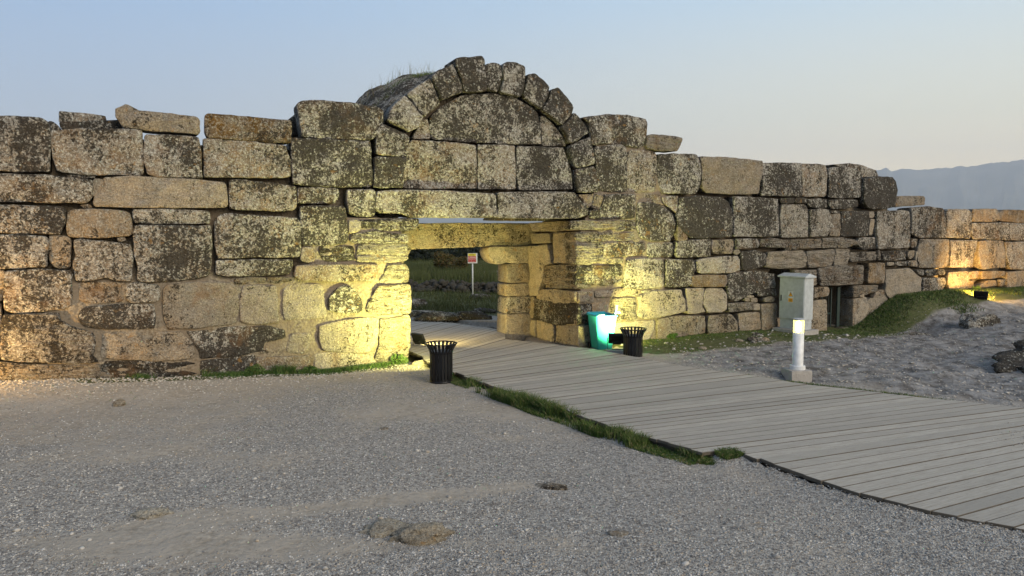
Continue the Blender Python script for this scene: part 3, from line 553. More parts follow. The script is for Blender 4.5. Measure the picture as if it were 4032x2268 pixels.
lo PW 0.05 16.27,4.09 16.61,4.11 17.64,4.13 17.71,4.05 17.68,3.84 16.63,3.78 16.28,3.74
"""
# ---------------------------------------------------------------- stones
def poly_round(P, r):
    out = []; n = len(P)
    for i in range(n):
        a, b, c = P[i - 1], P[i], P[(i + 1) % n]
        ab = (a - b); cb = (c - b); la, lc = ab.length, cb.length
        if la < 1e-5 or lc < 1e-5: continue
        k = min(r, la * .33, lc * .33); p, q = b + ab * (k / la), b + cb * (k / lc)
        out += [p, (p + q) * .25 + b * .5, q]
    return out
def resample(P, n):
    d = [0]
    for i in range(len(P)): d.append(d[-1] + (P[(i + 1) % len(P)] - P[i]).length)
    T = d[-1]; out = []; j = 0
    for i in range(n):
        s = T * i / n
        while d[j + 1] < s: j += 1
        t = (s - d[j]) / max(1e-9, d[j + 1] - d[j]); out.append(P[j].lerp(P[(j + 1) % len(P)], t))
    return out
def stone(poly, cls, setback=0., depth=.55, parent=None, name='stone', basis=None, rough=1., grow=.017, dens=.046):
    """one block: outline poly (a, z) on the face plane, rounded, uneven, with real depth"""
    if basis is None: basis = (Vector((0, 0, 0)), Vector((1, 0, 0)), Vector((0, 1, 0)))
    O, A, I = basis; Zv = Vector((0, 0, 1)); flip = A.cross(Zv).dot(I) > 0
    P = [Vector((x, y)) for x, y in poly]
    area = sum(P[i].x * P[(i + 1) % len(P)].y - P[(i + 1) % len(P)].x * P[i].y for i in range(len(P))) / 2
    if area < 0: P.reverse()
    xs = [p.x for p in P]; zs = [p.y for p in P]; w, h = max(xs) - min(xs), max(zs) - min(zs); small = min(w, h)
    P = poly_round(P, min(.028, small * .14))
    per = sum((P[i] - P[i - 1]).length for i in range(len(P)))
    n = int(max(18, min(110, per / dens)))
    P = resample(P, n); cx = sum(p.x for p in P) / n; cz = sum(p.y for p in P) / n; c = Vector((cx, cz))
    sx, sy = random.uniform(-90, 90), random.uniform(-90, 90); am = min(1., small / .45) * rough
    strat = CLS[cls][2]
    Q = []
    for p in P:
        v = p - c; L = max(v.length, 1e-4); k = am * (.020 * fbm(p.x + sx, p.y * (1 + 2.5 * strat) + sy, 0, 3.5, 5) - .008) + grow
        Q.append(p + v * (k / L))
    bev = min(.022, small * .11)
    rings = [(.97, depth, 0), (1., bev * 1.6, 0), (1., bev * .75, bev * .12), (1., bev * .2, bev * .5), (1., 0, bev * 1.15)]
    V = []; F = []
    def put(p, dd):
        co = O + A * p.x + I * (dd + setback) + Zv * p.y; V.append(co)
    tilt1, tilt2 = random.uniform(-.02, .02), random.uniform(-.02, .02)
    def relief(p, amp=1.):
        r = .034 * fbm(p.x + sx, p.y * (1 + 3. * strat) + sy, 1.7, 2.2, 5) + (.034 * strat) * fbm(p.x * .5 + sx, p.y * 7 + sy, 3., 1.3, 4)
        return (-r * am * 1.1 + tilt1 * (p.x - cx) + tilt2 * (p.y - cz)) * amp
    for sc, dd, ins in rings:
        for p in Q:
            v = p - c; L = max(v.length, 1e-4); q = c + v * sc * max(.1, 1 - ins / L)
            put(q, dd + relief(q, 1. if dd < depth * .5 else 0))
    m = max(2, min(9, int(small / .10)))
    fr = [1 - (k + 1) / (m + 1) for k in range(m)]
    for f in fr:
        for p in Q:
            v = p - c; L = max(v.length, 1e-4); q = c + v * (1 - bev * 1.15 / L) * f
            put(q, relief(q) - .012 * am * (1 - f * f))
    nr = len(rings) + m
    for k in range(nr - 1):
        for i in range(n):
            a, b = k * n + i, k * n + (i + 1) % n; F.append((a, b, b + n, a + n))
    V.append(O + A * cx + I * (setback + relief(c) - .012 * am) + Zv * cz); ci = len(V) - 1; k = (nr - 1) * n
    for i in range(n): F.append((k + i, k + (i + 1) % n, ci))
    F.append(tuple(range(n))[::-1])
    if flip: F = [f[::-1] for f in F]
    org = O + A * cx + I * setback + Zv * min(zs)
    o = mesh_obj(name, [v - org for v in V], F, M_STONE, parent, True, org)
    o.color = CLS[cls]
    return o

STONES = [l.split() for l in STONE_DATA.strip().splitlines()]
def parse(t): return t[0], t[1], float(t[2]), [tuple(map(float, q.split(','))) for q in t[3:]]
STONES = [parse(t) for t in STONES]

wall_left = empty('ancient_wall', WALL_O, WALL_A, 'long weathered travertine block wall to the left of the arched gateway, lit yellow at its end', 'wall', 'ruined city wall')
gateway = empty('arched_gateway', WALL_O, WALL_A, 'ancient stone gateway with flat lintel, carved tympanum blocks and round relieving arch above', 'gateway')
wall_right = empty('ancient_wall', WALL_O, WALL_A, 'ruined travertine wall stepping down to the right of the gateway behind the grey cabinet', 'wall', 'ruined city wall')
JB = (Vector((GATE_U - .03, 0, 0)), Vector((0, 1, 0)), Vector((1, 0, 0)))
polys = []
for g, cls, d, P in STONES:
    if g == 'gl': stone(P, cls, d + random.uniform(-.02, .02), .55, wall_left); polys.append((0, d, P))
    elif g == 'gr': stone(P, cls, d + random.uniform(-.02, .02), .55, wall_right); polys.append((1, d, P))
    elif g == 'va': stone(P, cls, d - .02, .75, gateway, 'voussoir', grow=.014)
    elif g == 'ty': stone(P, cls, d, .45, gateway, 'tympanum_stone', grow=.012)
    elif g == 'li': stone(P, cls, d, .70, gateway, 'lintel', grow=.012)
    elif g == 'jm': stone([(min(x, 2.62), z) for x, z in P], cls, d, .45, gateway, 'jamb_stone', JB)
# courses that carry on past the frame
def courses(u0, u1, zs, parent, cl):
    for a, b in zip(zs, zs[1:]):
        u = u0 + random.uniform(0, .4) * (u0 > 0)
        while u < u1 - .1:
            w = min(random.uniform(.8, 1.8), u1 - u)
            if u1 - (u + w) < .4: w = u1 - u
            stone([(u + .01, a + .01), (u + w - .01, a + .01), (u + w - .01, b - .01), (u + .01, b - .01)], random.choice(cl), random.uniform(-.02, .03), .5, parent)
            polys.append((0 if u < 0 else 1, 0, [(u, a), (u + w, a), (u + w, b), (u, b)])); u += w
courses(-12.5, -7.72, [-.1, .9, 1.8, 2.45, 3.2, 4.0, 4.9], wall_left, ['L', 'W', 'LB', 'LW'])
courses(23.6, 30, [.7, 1.5, 2.3, 3.0, 3.7], wall_right, ['LW', 'W', 'L'])
# hidden inner face of the left pier, and the back frame of the gate
for a, b in zip([-.1, .8, 1.5, 2.2, 2.9, 3.9], [.8, 1.5, 2.2, 2.9, 3.9]):
    d = .52
    while d < 2.5:
        w = min(random.uniform(.7, 1.2), 2.6 - d)
        stone([(d, a + .01), (d + w - .01, a + .01), (d + w - .01, b - .01), (d, b - .01)], random.choice(['P', 'PW', 'W']), 0, .4, gateway, 'jamb_stone',
              (Vector((-.04, 0, 0)), Vector((0, 1, 0)), Vector((-1, 0, 0)))); d += w
BK = (Vector((0, 0, 0)), Vector((1, 0, 0)), Vector((0, 1, 0)))
stone([(-.6, 3.16), (1., 3.165), (2.2, 3.18), (3.4, 3.19), (4.55, 3.19), (5., 3.18), (5., 2.58), (4.4, 2.58), (3.1, 2.555), (1.85, 2.52), (.8, 2.49), (-.6, 2.48)], 'PW', 2.55, .7, gateway, 'inner_lintel', BK, rough=.6)
for P, cl in (([(3.10, 2.54), (4.6, 2.56), (4.6, 2.06), (3.78, 2.08), (3.70, 2.13), (3.54, 2.07), (3.38, 2.05), (3.24, 2.11), (3.13, 2.27), (3.07, 2.42)], 'P'),
              ([(3.67, 2.06), (4.6, 2.05), (4.6, 1.53), (3.65, 1.54)], 'PW'), ([(3.64, 1.51), (4.6, 1.51), (4.6, 1.17), (3.65, 1.16)], 'PW'),
              ([(3.66, 1.14), (4.6, 1.14), (4.6, .69), (3.64, .68)], 'PL'), ([(3.63, .66), (4.6, .65), (4.6, -.1), (3.62, -.1)], 'P')):
    stone(P, cl, 2.5, .62, gateway, 'pilaster_stone', BK)
for a, b in ((2.5, 2.05), (2.03, 1.5), (1.48, .8), (.78, -.1)):
    stone([(-.4, a), (.62 + (.3 if a > 2.4 else 0), a), (.62, b), (-.4, b)], 'P', 2.5, .62, gateway, 'pilaster_stone', BK)
# reveal of the small doorway
RV = (Vector((14.40, 0, 0)), Vector((0, 1, 0)), Vector((1, 0, 0)))
stone([(.0, 1.27), (.66, 1.27), (.66, .92), (.02, .90)], 'SW', 0, .3, wall_right, 'doorway_stone', RV)
stone([(.0, .86), (.66, .84), (.66, -.12), (.0, -.12)], 'W', 0, .3, wall_right, 'doorway_stone', RV)
stone([(13.9, -.02), (14.5, -.02), (14.5, -.25), (13.9, -.25)], 'W', -.05, .4, wall_right, 'doorway_stone')

# rubble and mortar core behind the facing blocks
def inside(px, pz, P):
    r = np.zeros(px.shape, bool); n = len(P)
    for i in range(n):
        x1, z1 = P[i]; x2, z2 = P[(i + 1) % n]
        if abs(z2 - z1) < 1e-9: continue
        t = ((z1 > pz) != (z2 > pz)) & (px < (x2 - x1) * (pz - z1) / (z2 - z1) + x1); r ^= t
    return r
def morph(m, k, dil):
    out = m.copy()
    for _ in range(k):
        a = out.copy()
        for dx, dz in ((1, 0), (-1, 0), (0, 1), (0, -1)):
            s = np.roll(np.roll(out, dx, 0), dz, 1)
            a = (a | s) if dil else (a & s)
        out = a
    return out
def core(side, name, parent, u0, u1, thick):
    g = .06; us = np.arange(u0, u1, g); zs = np.arange(-.6, 8, g); PX, PZ = np.meshgrid(us + g / 2, zs + g / 2, indexing='ij')
    m = np.zeros(PX.shape, bool)
    for s, d, P in polys:
        if s == side and d < .3: m |= inside(PX, PZ, P)
    m = morph(m, 4, True); m = morph(m, 6, False)
    base = (PZ < .35)
    if side == 0: m |= base & (PX < -.14); m &= PX < -.12
    else:
        m |= base & (PX > 4.62) & ~((PX > 13.2) & (PX < 14.5)); m &= PX > 4.55
        door = (PX > 13.25) & (PX < 14.6) & (PZ < 1.32); m |= door
        m |= (PX > 15.) & (PZ < 1.2)
    nu, nzc = m.shape; idx = {}; V = []; F = []
    def dep(u, z):
        if side == 1 and 13.3 < u < 14.42 and z < 1.28: return 1.5
        fl = 1.
        if side == 0: fl = min(fl, max(sstep(1.9, 2.3, z), 0)) if u > -7 else 1; fl = min(fl, sstep(-2.1, -2.6, u) if u < -2 else 0) if z < 3.3 and u > -2.9 else fl
        else: fl = sstep(7.0, 7.8, u)
        return .045 + .33 * fl + .035 * fbm(u, z, 0, 2.5, 4)
    def vid(i, k, back):
        key = (i, k, back)
        if key not in idx:
            u, z = u0 + i * g, -.6 + k * g; idx[key] = len(V)
            V.append((u, thick if back else dep(u, z), z))
        return idx[key]
    for i in range(nu):
        for k in range(nzc):
            if not m[i, k]: continue
            a, b, c, d = (i, k), (i + 1, k), (i + 1, k + 1), (i, k + 1)
            F.append([vid(*q, 0) for q in (a, b, c, d)]); 
            for di, dk, p, q in ((-1, 0, d, a), (1, 0, b, c), (0, -1, a, b), (0, 1, c, d)):
                ii, kk = i + di, k + dk
                if not (0 <= ii < nu and 0 <= kk < nzc and m[ii, kk]):
                    F.append([vid(*q, 0), vid(*p, 0), vid(*p, 1), vid(*q, 1)])
    # coarse back face
    for i in range(nu):
        for k in range(nzc):
            if m[i, k]: F.append([vid(i, k, 1), vid(i, k + 1, 1), vid(i + 1, k + 1, 1), vid(i + 1, k, 1)])
    return mesh_obj(name, V, F, M_CORE, parent)
core(0, 'mortar_core', wall_left, -12.5, .2, 2.55)
core(1, 'mortar_core', wall_right, 4.3, 30, 2.2)

# vault shell behind the relieving arch, earth on its back
def vault_r(th, f):
    left = sstep(-.15, .45, -math.cos(th))
    return 2.82 + left * (.10 + (.13 + .36 * f) * sstep(2.80, 2.35, th)) - .12 * (1 - left) * f
def vault():
    nA, nD = 64, 22; V = []; F = []
    cu, cz = 2.08, 3.72
    for k in range(nD):
        d = .55 + (2.95 - .55) * k / (nD - 1)
        for i in range(nA):
            th = math.pi * (1.02 - 1.04 * i / (nA - 1)); f = k / (nD - 1); ro = vault_r(th, f)
            hump = .07 * sstep(.3, 0, abs(th - 2.35)) * sstep(.2, .7, f)
            ro += .11 * fbm(math.cos(th) * 3, d, math.sin(th) * 3, 1.3, 5) + hump
            V.append((cu + ro * math.cos(th), d, cz + ro * 1.03 * math.sin(th)))
    for k in range(nD):
        d = .55 + (2.95 - .55) * k / (nD - 1)
        for i in range(nA):
            th = math.pi * (1.02 - 1.04 * i / (nA - 1)); V.append((cu + 2.25 * math.cos(th), d, max(3.24, cz + 2.25 * math.sin(th))))
    o = nA * nD
    for k in range(nD - 1):
        for i in range(nA - 1):
            a = k * nA + i; F.append((a, a + 1, a + nA + 1, a + nA)); F.append((o + a, o + a + nA, o + a + nA + 1, o + a + 1))
    for i in range(nA - 1):
        F.append((i, o + i, o + i + 1, i + 1)); e = (nD - 1) * nA; F.append((e + i, e + i + 1, o + e + i + 1, o + e + i))
    for k in range(nD - 1):
        a = k * nA; F.append((a, a + nA, o + a + nA, o + a)); a += nA - 1; F.append((a, o + a, o + a + nA, a + nA))
    m = mesh_obj('vault_rubble', V, F, M_STONE, gateway, True); m.color = (1., .25, .3, 0)
vault()
bm = bmesh.new(); ring = [(-.2, 3.28)] + [(2.08 - 2.5 * math.cos(math.pi * k / 24), 3.75 + 2.55 * math.sin(math.pi * k / 24)) for k in range(25)] + [(4.5, 3.28)]
fr_ = [bm.verts.new((a, .47, b)) for a, b in ring]; bk_ = [bm.verts.new((a, .62, b)) for a, b in ring]
bm.faces.new(fr_); bm.faces.new(bk_[::-1])
for i in range(len(ring)): bm.faces.new((fr_[i], bk_[i], bk_[(i + 1) % len(ring)], fr_[(i + 1) % len(ring)]))
bm_obj('mortar_core', bm, M_CORE, gateway)
stone([(2.75, 3.24), (4.75, 3.24), (4.75, 3.9), (3.2, 3.9)], 'D', 1.0, 1.2, gateway, 'vault_stone')

# loose blocks on top of the walls
LO = [s for s in STONES if s[0] == 'lo']
for (g, cls, d, P), (lab, cat) in zip(LO, [
        ('pale tilted broken slab lying loose on top of the left wall', 'stone slab'),
        ('long ochre brown block with white lichen resting on the left wall top', 'stone block'),
        ('moulded cornice fragment resting on the wall right of the arch', 'cornice'),
        ('small pale brightly lit flat block lying on the low right wall', 'stone block')]):
    o = stone(P, cls, d, .5, None, 'loose_block')
    for v in o.data.vertices: pass
    o.location = WALL_O + Matrix.Rotation(WALL_A, 3, 'Z') @ o.location; o.rotation_euler = (0, 0, WALL_A)
    tag(o, lab, cat)
# ---------------------------------------------------------------- terrain
FU = [-40, -12, -7.7, -6.1, -3.8, -2, 0, 4.4, 6.85, 9.7, 13.2, 14.4, 15.3, 16.3, 18, 24, 40]
FZ = [.2, .28, .24, .15, .01, -.05, 0, 0, 0, .05, -.05, -.03, .41, .90, .97, .93, .9]
PIT = dict()
def ground(x, y, rough=True):
    x = np.asarray(x, float); y = np.asarray(y, float)
    dx, dy = x - WALL_O.x, y - WALL_O.y
    u = dx * WU.x + dy * WU.y; d = dx * WN.x + dy * WN.y
    f = np.interp(u, FU, FZ); fr = -d
    ss = lambda a, b, v: (lambda t: t * t * (3 - 2 * t))(np.clip((v - a) / (b - a), 0, 1))
    wid = np.where(u > 14.4, 2.4, 2.0)
    fall = 1 - ss(0.15, 1, np.maximum(fr, 0) / wid)
    z = f * np.where(d > 0, 1 - ss(1.0, 5, d), fall)
    zr = np.interp(u, [11.5, 14.2, 16.7, 22, 30], [0, .08, .36, .62, .8]) * (1 - ss(7, 14, fr)) * (1 - ss(20, 50, -fr)); f2 = fall
    z = np.where((u > 11.5) & (d < 0), zr * (1 - f2) + z, z)
    z = z + np.where(x > 2.6, .085, .0) * np.exp(-(np.maximum(near_edge_y(x) - y, 0) / .45) ** 2) * (x < 9)
    z = z + 1.3 * ss(5.6, 0, y) * ss(-40, -5, y)
    # outcrop at the right edge of the yard
    z = z - .10 * np.exp(-(((x - 5.7) / .7) ** 2 + ((y - 14.5) / .5) ** 2)); q = np.exp(-(((x - 12.0) / 1.8) ** 2 + ((y - 15.7) / 1.0) ** 2)); z = z + .38 * q
    # shallow hollow before the doorway
    q2 = np.exp(-(((u - 15.2) / 1.2) ** 2 + ((fr - 1.7) / .9) ** 2)); z = z - .25 * q2
    if rough:
        hard = rock_mask(x, y)
        near = (np.abs(x) < 40) & (y < 90)
        z = z + np.where(near, .05 * vfbm(x * .55, y * .55, 4) + .012 * vfbm(x * 3, y * 3, 3), 0)
        z = z + hard * (.16 * np.abs(vfbm(x * .95 + 7, y * 1.9, 5)) + .05 * vfbm(x * 4, y * 6, 3) - .05)
        z = z + np.where((y > 24) & near & (d > 3), .25 * vfbm(x * .25, y * .25, 3), 0)
        z = z - .16 * deckmask(x, y)
    return z
def ssn(a, b, v):
    t = np.clip((v - a) / (b - a), 0, 1); return t * t * (3 - 2 * t)
NEAR = [(-2.9, 17.2), (-1.95, 16.15), (-1.09, 14.59), (-.1, 13.0), (.67, 11.76), (1.71, 10.1), (2.45, 9.24), (2.88, 9.43), (3.17, 8.74), (3.76, 7.74), (4.27, 7.19), (4.84, 6.80), (6.1, 5.9), (8.0, 4.8)]
FAR = [(-.19, 21.2), (-.17, 19.41), (.23, 19.17), (1.94, 17.8), (2.69, 16.75), (3.65, 15.36), (4.88, 14.28), (5.36, 13.59), (6.9, 12.51), (8.09, 11.51), (9.6, 10.6), (12., 9.2)]
def near_edge_y(x): return np.interp(x, [p[0] for p in NEAR], [p[1] for p in NEAR])
def far_edge_y(x): return np.interp(x, [p[0] for p in FAR], [p[1] for p in FAR])
def deckmask(x, y):
    a = ssn(.03, .30, y - near_edge_y(x)) * ssn(.15, -.25, y - far_edge_y(x)) * (x > -3) * (x < 13)
    b = (x < .4) * ssn(17, 17.5, y) * (y < 24)
    return np.clip(np.where(y < 17.3, a, np.maximum(a, b)), 0, 1)
def rock_mask(x, y):
    dx, dy = x - WALL_O.x, y - WALL_O.y; u = dx * WU.x + dy * WU.y; fr = -(dx * WN.x + dy * WN.y)
    m = ssn(.3, 1.2, y - far_edge_y(x)) * np.where(u > 14, ssn(.9, 1.5, fr), ssn(1.3, 2.3, fr)) * ssn(3.2, 4.6, x) * ssn(26, 22, y) * ssn(9.5, 11, y)
    return m * (x < 40)
def grass_mask(x, y):
    dx, dy = x - WALL_O.x, y - WALL_O.y; u = dx * WU.x + dy * WU.y; fr = -(dx * WN.x + dy * WN.y)
    w = np.where(u > 14.6, 1.35, np.where(u > 5.3, 1.9, np.where((u < -.4) & (u > -6.5), .45, 0)))
    a = ssn(1.25, .75, fr / np.maximum(w, .01)) * (w > 0) * (fr > -.5)
    back = (fr < -3.2) * ssn(24, 27, y + .5 * x)
    return np.clip(np.maximum(a, back), 0, 1)
def gravel_mask(X, Y):
    dx, dy = X - WALL_O.x, Y - WALL_O.y; fr = -(dx * WN.x + dy * WN.y)
    grav = (.38 * ssn(.4, 2.0, fr) + .62 * ssn(1.5, 6, fr + 1.5 * vfbm(X * .5, Y * .5, 3))) * (1 - .75 * rock_mask(X, Y)) * (fr > 0)
    grav = grav * (.42 + 1.6 * np.clip(vfbm(X * .33 + 4, Y * .45, 4) + .25, 0, .6))
    wob = .35 * vfbm(X * .7, Y * .7, 3)
    for (bx0, bx1, by, bs, bw, ba) in ((-4.2, .9, 8.35, .28, .30, 1.3), (-9, -2, 9.6, .10, .5, .5), (-6, 1.5, 6.7, -.05, .3, .8), (-1, 3.5, 10.2, -.55, .4, .45), (2.4, 8, 7.9, -.72, .45, 1.1), (-3, 3, 11.9, .05, .5, .35)):
        grav = grav - ba * np.exp(-((Y - by - bs * X + wob) / bw) ** 2) * ssn(bx0, bx0 + 1, X) * ssn(bx1, bx1 - 1, X)
    return np.clip(grav, 0, 1)
def terrain():
    xs = np.concatenate([-np.geomspace(13, 30000, 34)[::-1][:-1], np.arange(-13, 24, .11), np.geomspace(24, 30000, 34)])
    ys = np.concatenate([-np.geomspace(2, 3000, 14)[::-1], np.arange(-1, 4.5, .5), np.arange(4.5, 30, .11), np.geomspace(30, 30000, 70)])
    X, Y = np.meshgrid(xs, ys, indexing='ij'); Z = ground(X, Y)
    V = np.stack([X, Y, Z], -1).reshape(-1, 3); nx, ny = X.shape
    i, j = np.meshgrid(np.arange(nx - 1), np.arange(ny - 1), indexing='ij'); a = (i * ny + j).ravel()
    Fq = np.stack([a, a + ny, a + ny + 1, a + 1], -1)
    o = np_mesh('ground', V, Fq, M_GROUND, None, True, 4); tag(o, kind='structure')
    dx, dy = X - WALL_O.x, Y - WALL_O.y; fr = -(dx * WN.x + dy * WN.y); u = dx * WU.x + dy * WU.y
    grav = gravel_mask(X, Y)
    col = np.stack([grav, grass_mask(X, Y), rock_mask(X, Y), np.ones_like(X)], -1).reshape(-1, 4).astype(np.float32)
    ca = o.data.color_attributes.new('cover', 'FLOAT_COLOR', 'POINT'); ca.data.foreach_set('color', col.ravel())
terrain()
def gz(x, y): return float(ground(np.array([x]), np.array([y]))[0])

# ---------------------------------------------------------------- boardwalk
DZ = .12
M_PSIDE = flat('dirty_shaded_plank_edge', (.11, .092, .07), .9, .1)  # dirty edge grain, coloured darker so the plank gaps read as shade
M_EDGE = flat('bearer_timber_gap_shade', (.085, .068, .05), .9, .1, 0, .01)  # edge board timber; also the painted shade under the plank gaps
deck = empty('boardwalk', (0, 0, 0), 0, 'wide pale timber boardwalk curving from the gateway to the lower right of the yard', 'boardwalk')
def polyat(P, t):
    d = [0]
    for a, b in zip(P, P[1:]): d.append(d[-1] + math.dist(a, b))
    s = max(0, min(1, t)) * d[-1]
    for k in range(len(P) - 1):
        if d[k + 1] >= s - 1e-9:
            f = (s - d[k]) / max(1e-9, d[k + 1] - d[k]); return (P[k][0] + (P[k + 1][0] - P[k][0]) * f, P[k][1] + (P[k + 1][1] - P[k][1]) * f)
    return P[-1]
def plank(a, b, c, d, mat=M_PLANK, th=.04):
    """a-b near edge, d-c far edge"""
    mx, my = (a[0] + b[0] + c[0] + d[0]) / 4, (a[1] + b[1] + c[1] + d[1]) / 4
    ang = math.atan2((c[1] + d[1] - a[1] - b[1]), (c[0] + d[0] - a[0] - b[0]))
    ca, sa = math.cos(-ang), math.sin(-ang); dz = random.uniform(-.005, .005); V = []
    loc = [((p[0] - mx) * ca - (p[1] - my) * sa, (p[0] - mx) * sa + (p[1] - my) * ca) for p in (a, b, c, d)]
    e = .006; cxy = (0, 0)
    for z, k in ((-th, 1), (-e, 1), (0, 0)):
        for p in loc:
            V.append((p[0] - (e * k == 0) * math.copysign(e, p[0]), p[1] - (e * k == 0) * math.copysign(e, p[1]), z + dz + (random.uniform(-.002, .002) if z == 0 else 0)))
    F = [(0, 3, 2, 1), (8, 9, 10, 11)]
    for r in (0, 4):
        for i in range(4): F.append((r + i, r + (i + 1) % 4, r + 4 + (i + 1) % 4, r + 4 + i))
    # orientation
    ar = sum(loc[i][0] * loc[(i + 1) % 4][1] - loc[(i + 1) % 4][0] * loc[i][1] for i in range(4))
    if ar < 0: F = [f[::-1] for f in F]
    o = mesh_obj('plank', V, F, mat, deck, False, (mx, my, DZ)); o.rotation_euler = (0, 0, ang)
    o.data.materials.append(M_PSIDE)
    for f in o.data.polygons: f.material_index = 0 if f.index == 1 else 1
    return o
def run_planks(NP, FP, n, gap=.007, jit=.03):
    L1 = sum(math.dist(a, b) for a, b in zip(NP, NP[1:])); L2 = sum(math.dist(a, b) for a, b in zip(FP, FP[1:]))
    for i in range(n):
        t0, t1 = i / n, (i + 1) / n; g1, g2 = gap / L1 / 2, gap / L2 / 2 * 1.0
        a, b = polyat(NP, t0 + g1), polyat(NP, t1 - g1); d, c = polyat(FP, t0 + g2), polyat(FP, t1 - g2)
        j = random.uniform(-jit, jit); ux, uy = d[0] - a[0], d[1] - a[1]; L = math.hypot(ux, uy); ux, uy = ux / L * j, uy / L * j
        a, b = (a[0] + ux, a[1] + uy), (b[0] + ux, b[1] + uy)
        plank(a, b, c, d)
# inside the gate, the deck turns away behind the left pier
run_planks([(-6.6, 21.2), (-4.6, 19.6), (-3.0, 18.2), (-2.05, 16.75)], [(-5.4, 24.6), (-3.24, 23.39), (-1.88, 23.05), (-.19, 21.2)], 26)
run_planks([(-2.05, 16.75), (-1.95, 16.15), (-1.35, 15.0)], [(-.19, 21.2), (-.17, 19.41), (.1, 19.2), (1.94, 17.8)], 15)
SA_N = [(-1.35, 15.0), (-1.09, 14.59), (-.1, 13.0), (.67, 11.76), (1.71, 10.1), (2.45, 9.24)]
SA_F = [(1.94, 17.8), (2.69, 16.75), (3.65, 15.36), (4.88, 14.28), (5.36, 13.59), (6.9, 12.51), (8.4, 11.5)]
run_planks(SA_N, SA_F, 36)
SB_N = [(2.86, 9.40), (3.17, 8.74), (3.76, 7.74), (4.27, 7.19), (4.84, 6.80), (5.7, 6.2), (7.1, 5.3)]
SB_F = [(8.4, 11.5 - .0), (9.6, 10.75), (10.6, 10.0), (11.6, 9.2), (12.6, 8.5)]
run_planks(SB_N, SB_F, 26)
# dark bearer boards under the edge
def bearer(P, off, z0, z1):
    bm = bmesh.new(); n = len(P); vs = []
    for k, p in enumerate(P):
        a, b = P[max(k - 1, 0)], P[min(k + 1, n - 1)]; L = math.dist(a, b) or 1; nx, ny = -(b[1] - a[1]) / L, (b[0] - a[0]) / L
        q = (p[0] + nx * off, p[1] + ny * off); r = (q[0] + nx * .05, q[1] + ny * .05)
        vs.append([bm.verts.new((q[0], q[1], z0)), bm.verts.new((r[0], r[1], z0)), bm.verts.new((r[0], r[1], z1)), bm.verts.new((q[0], q[1], z1))])
    for a, b in zip(vs, vs[1:]):
        for i in range(4): bm.faces.new((a[i], b[i], b[(i + 1) % 4], a[(i + 1) % 4]))
    bm_obj('edge_board', bm, M_EDGE, deck)
bearer(SA_N, .06, -.12, .078); bearer(SB_N, .12, -.12, .078); bearer(SA_F, -.12, -.1, .078)

# ---------------------------------------------------------------- litter bins
def litter_bin(loc, rz, label):
    t = empty('litter_bin', loc, rz, label, 'bin', 'black slatted litter bins')
    NS = 22; R0, R1, Hh = .222, .305, .76
    prof = [(R0, .03), (R0, .30), (R0, .56), (R0 + .012, .62), (R0 + .035, .67), (R1 - .012, .725), (R1, Hh - .01)]
    me = None
    for i in range(NS):
        a = 2 * math.pi * i / NS
        if me is None:
            bm = bmesh.new(); w = .021; rows = []
            for r, z in prof:
                ww = w * (1 + (r - R0) * 2.2)
                rows.append([bm.verts.new((r, -ww, z)), bm.verts.new((r, ww, z)), bm.verts.new((r - .006, ww, z)), bm.verts.new((r - .006, -ww, z))])
            for p, q in zip(rows, rows[1:]):
                for k in range(4): bm.faces.new((p[k], p[(k + 1) % 4], q[(k + 1) % 4], q[k]))
            bm.faces.new(rows[0][::-1]); bm.faces.new(rows[-1])
            o = bm_obj('slat', bm, M_BLACK, t); me = o.data
        else: o = link(bpy.data.objects.new('slat', me), t)
        o.rotation_euler = (0, 0, a)
    def ring(r, z, w, name):
        bm = bmesh.new(); pts = 40; tr = []
        for i in range(pts):
            a = 2 * math.pi * i / pts
            tr.append([bm.verts.new(((r + w * math.cos(b)) * math.cos(a), (r + w * math.cos(b)) * math.sin(a), z + w * math.sin(b))) for b in [k * math.pi / 3 for k in range(6)]])
        for i in range(pts):
            p, q = tr[i], tr[(i + 1) % pts]
            for k in range(6): bm.faces.new((p[k], q[k], q[(k + 1) % 6], p[(k + 1) % 6]))
        bm_obj(name, bm, M_BLACK, t, True)
    ring(R1, Hh, .014, 'top_rim'); ring(R0 - .012, .05, .012, 'hoop'); ring(R0 - .012, .58, .010, 'hoop')
    bm = bmesh.new(); lathe(bm, [(R0 + .004, 0), (R0 + .006, .035), (R0 - .02, .045), (.02, .045)], 36); bm_obj('base_plate', bm, M_BLACK, t, True)
    bm = bmesh.new(); lathe(bm, [(.02, .06), (.178, .06), (.186, .34), (.190, .61), (.198, .615), (.198, .60), (.186, .60), (.172, .08), (.02, .08)], 32)
    bm_obj('liner', bm, M_LINER, t, True)
    return t
def deck_bed(A, B):  # dark dirt-fill sheet added so the gaps between planks look shaded
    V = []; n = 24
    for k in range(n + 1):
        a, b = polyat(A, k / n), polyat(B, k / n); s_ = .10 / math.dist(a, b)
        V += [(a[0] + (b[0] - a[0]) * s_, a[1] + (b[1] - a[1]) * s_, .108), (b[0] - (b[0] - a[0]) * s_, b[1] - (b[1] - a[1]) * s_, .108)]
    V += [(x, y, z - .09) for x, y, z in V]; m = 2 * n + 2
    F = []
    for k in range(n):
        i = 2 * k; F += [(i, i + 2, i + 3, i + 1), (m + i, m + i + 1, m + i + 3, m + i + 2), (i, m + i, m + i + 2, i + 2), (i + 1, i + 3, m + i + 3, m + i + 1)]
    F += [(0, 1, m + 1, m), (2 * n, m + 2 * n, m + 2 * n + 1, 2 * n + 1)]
    mesh_obj('gap_shade_bed', V, F, M_EDGE, deck)
deck_bed([(-6.6, 21.2), (-4.6, 19.6), (-3.0, 18.2), (-2.05, 16.75)], [(-5.4, 24.6), (-3.24, 23.39), (-1.88, 23.05), (-.19, 21.2)])
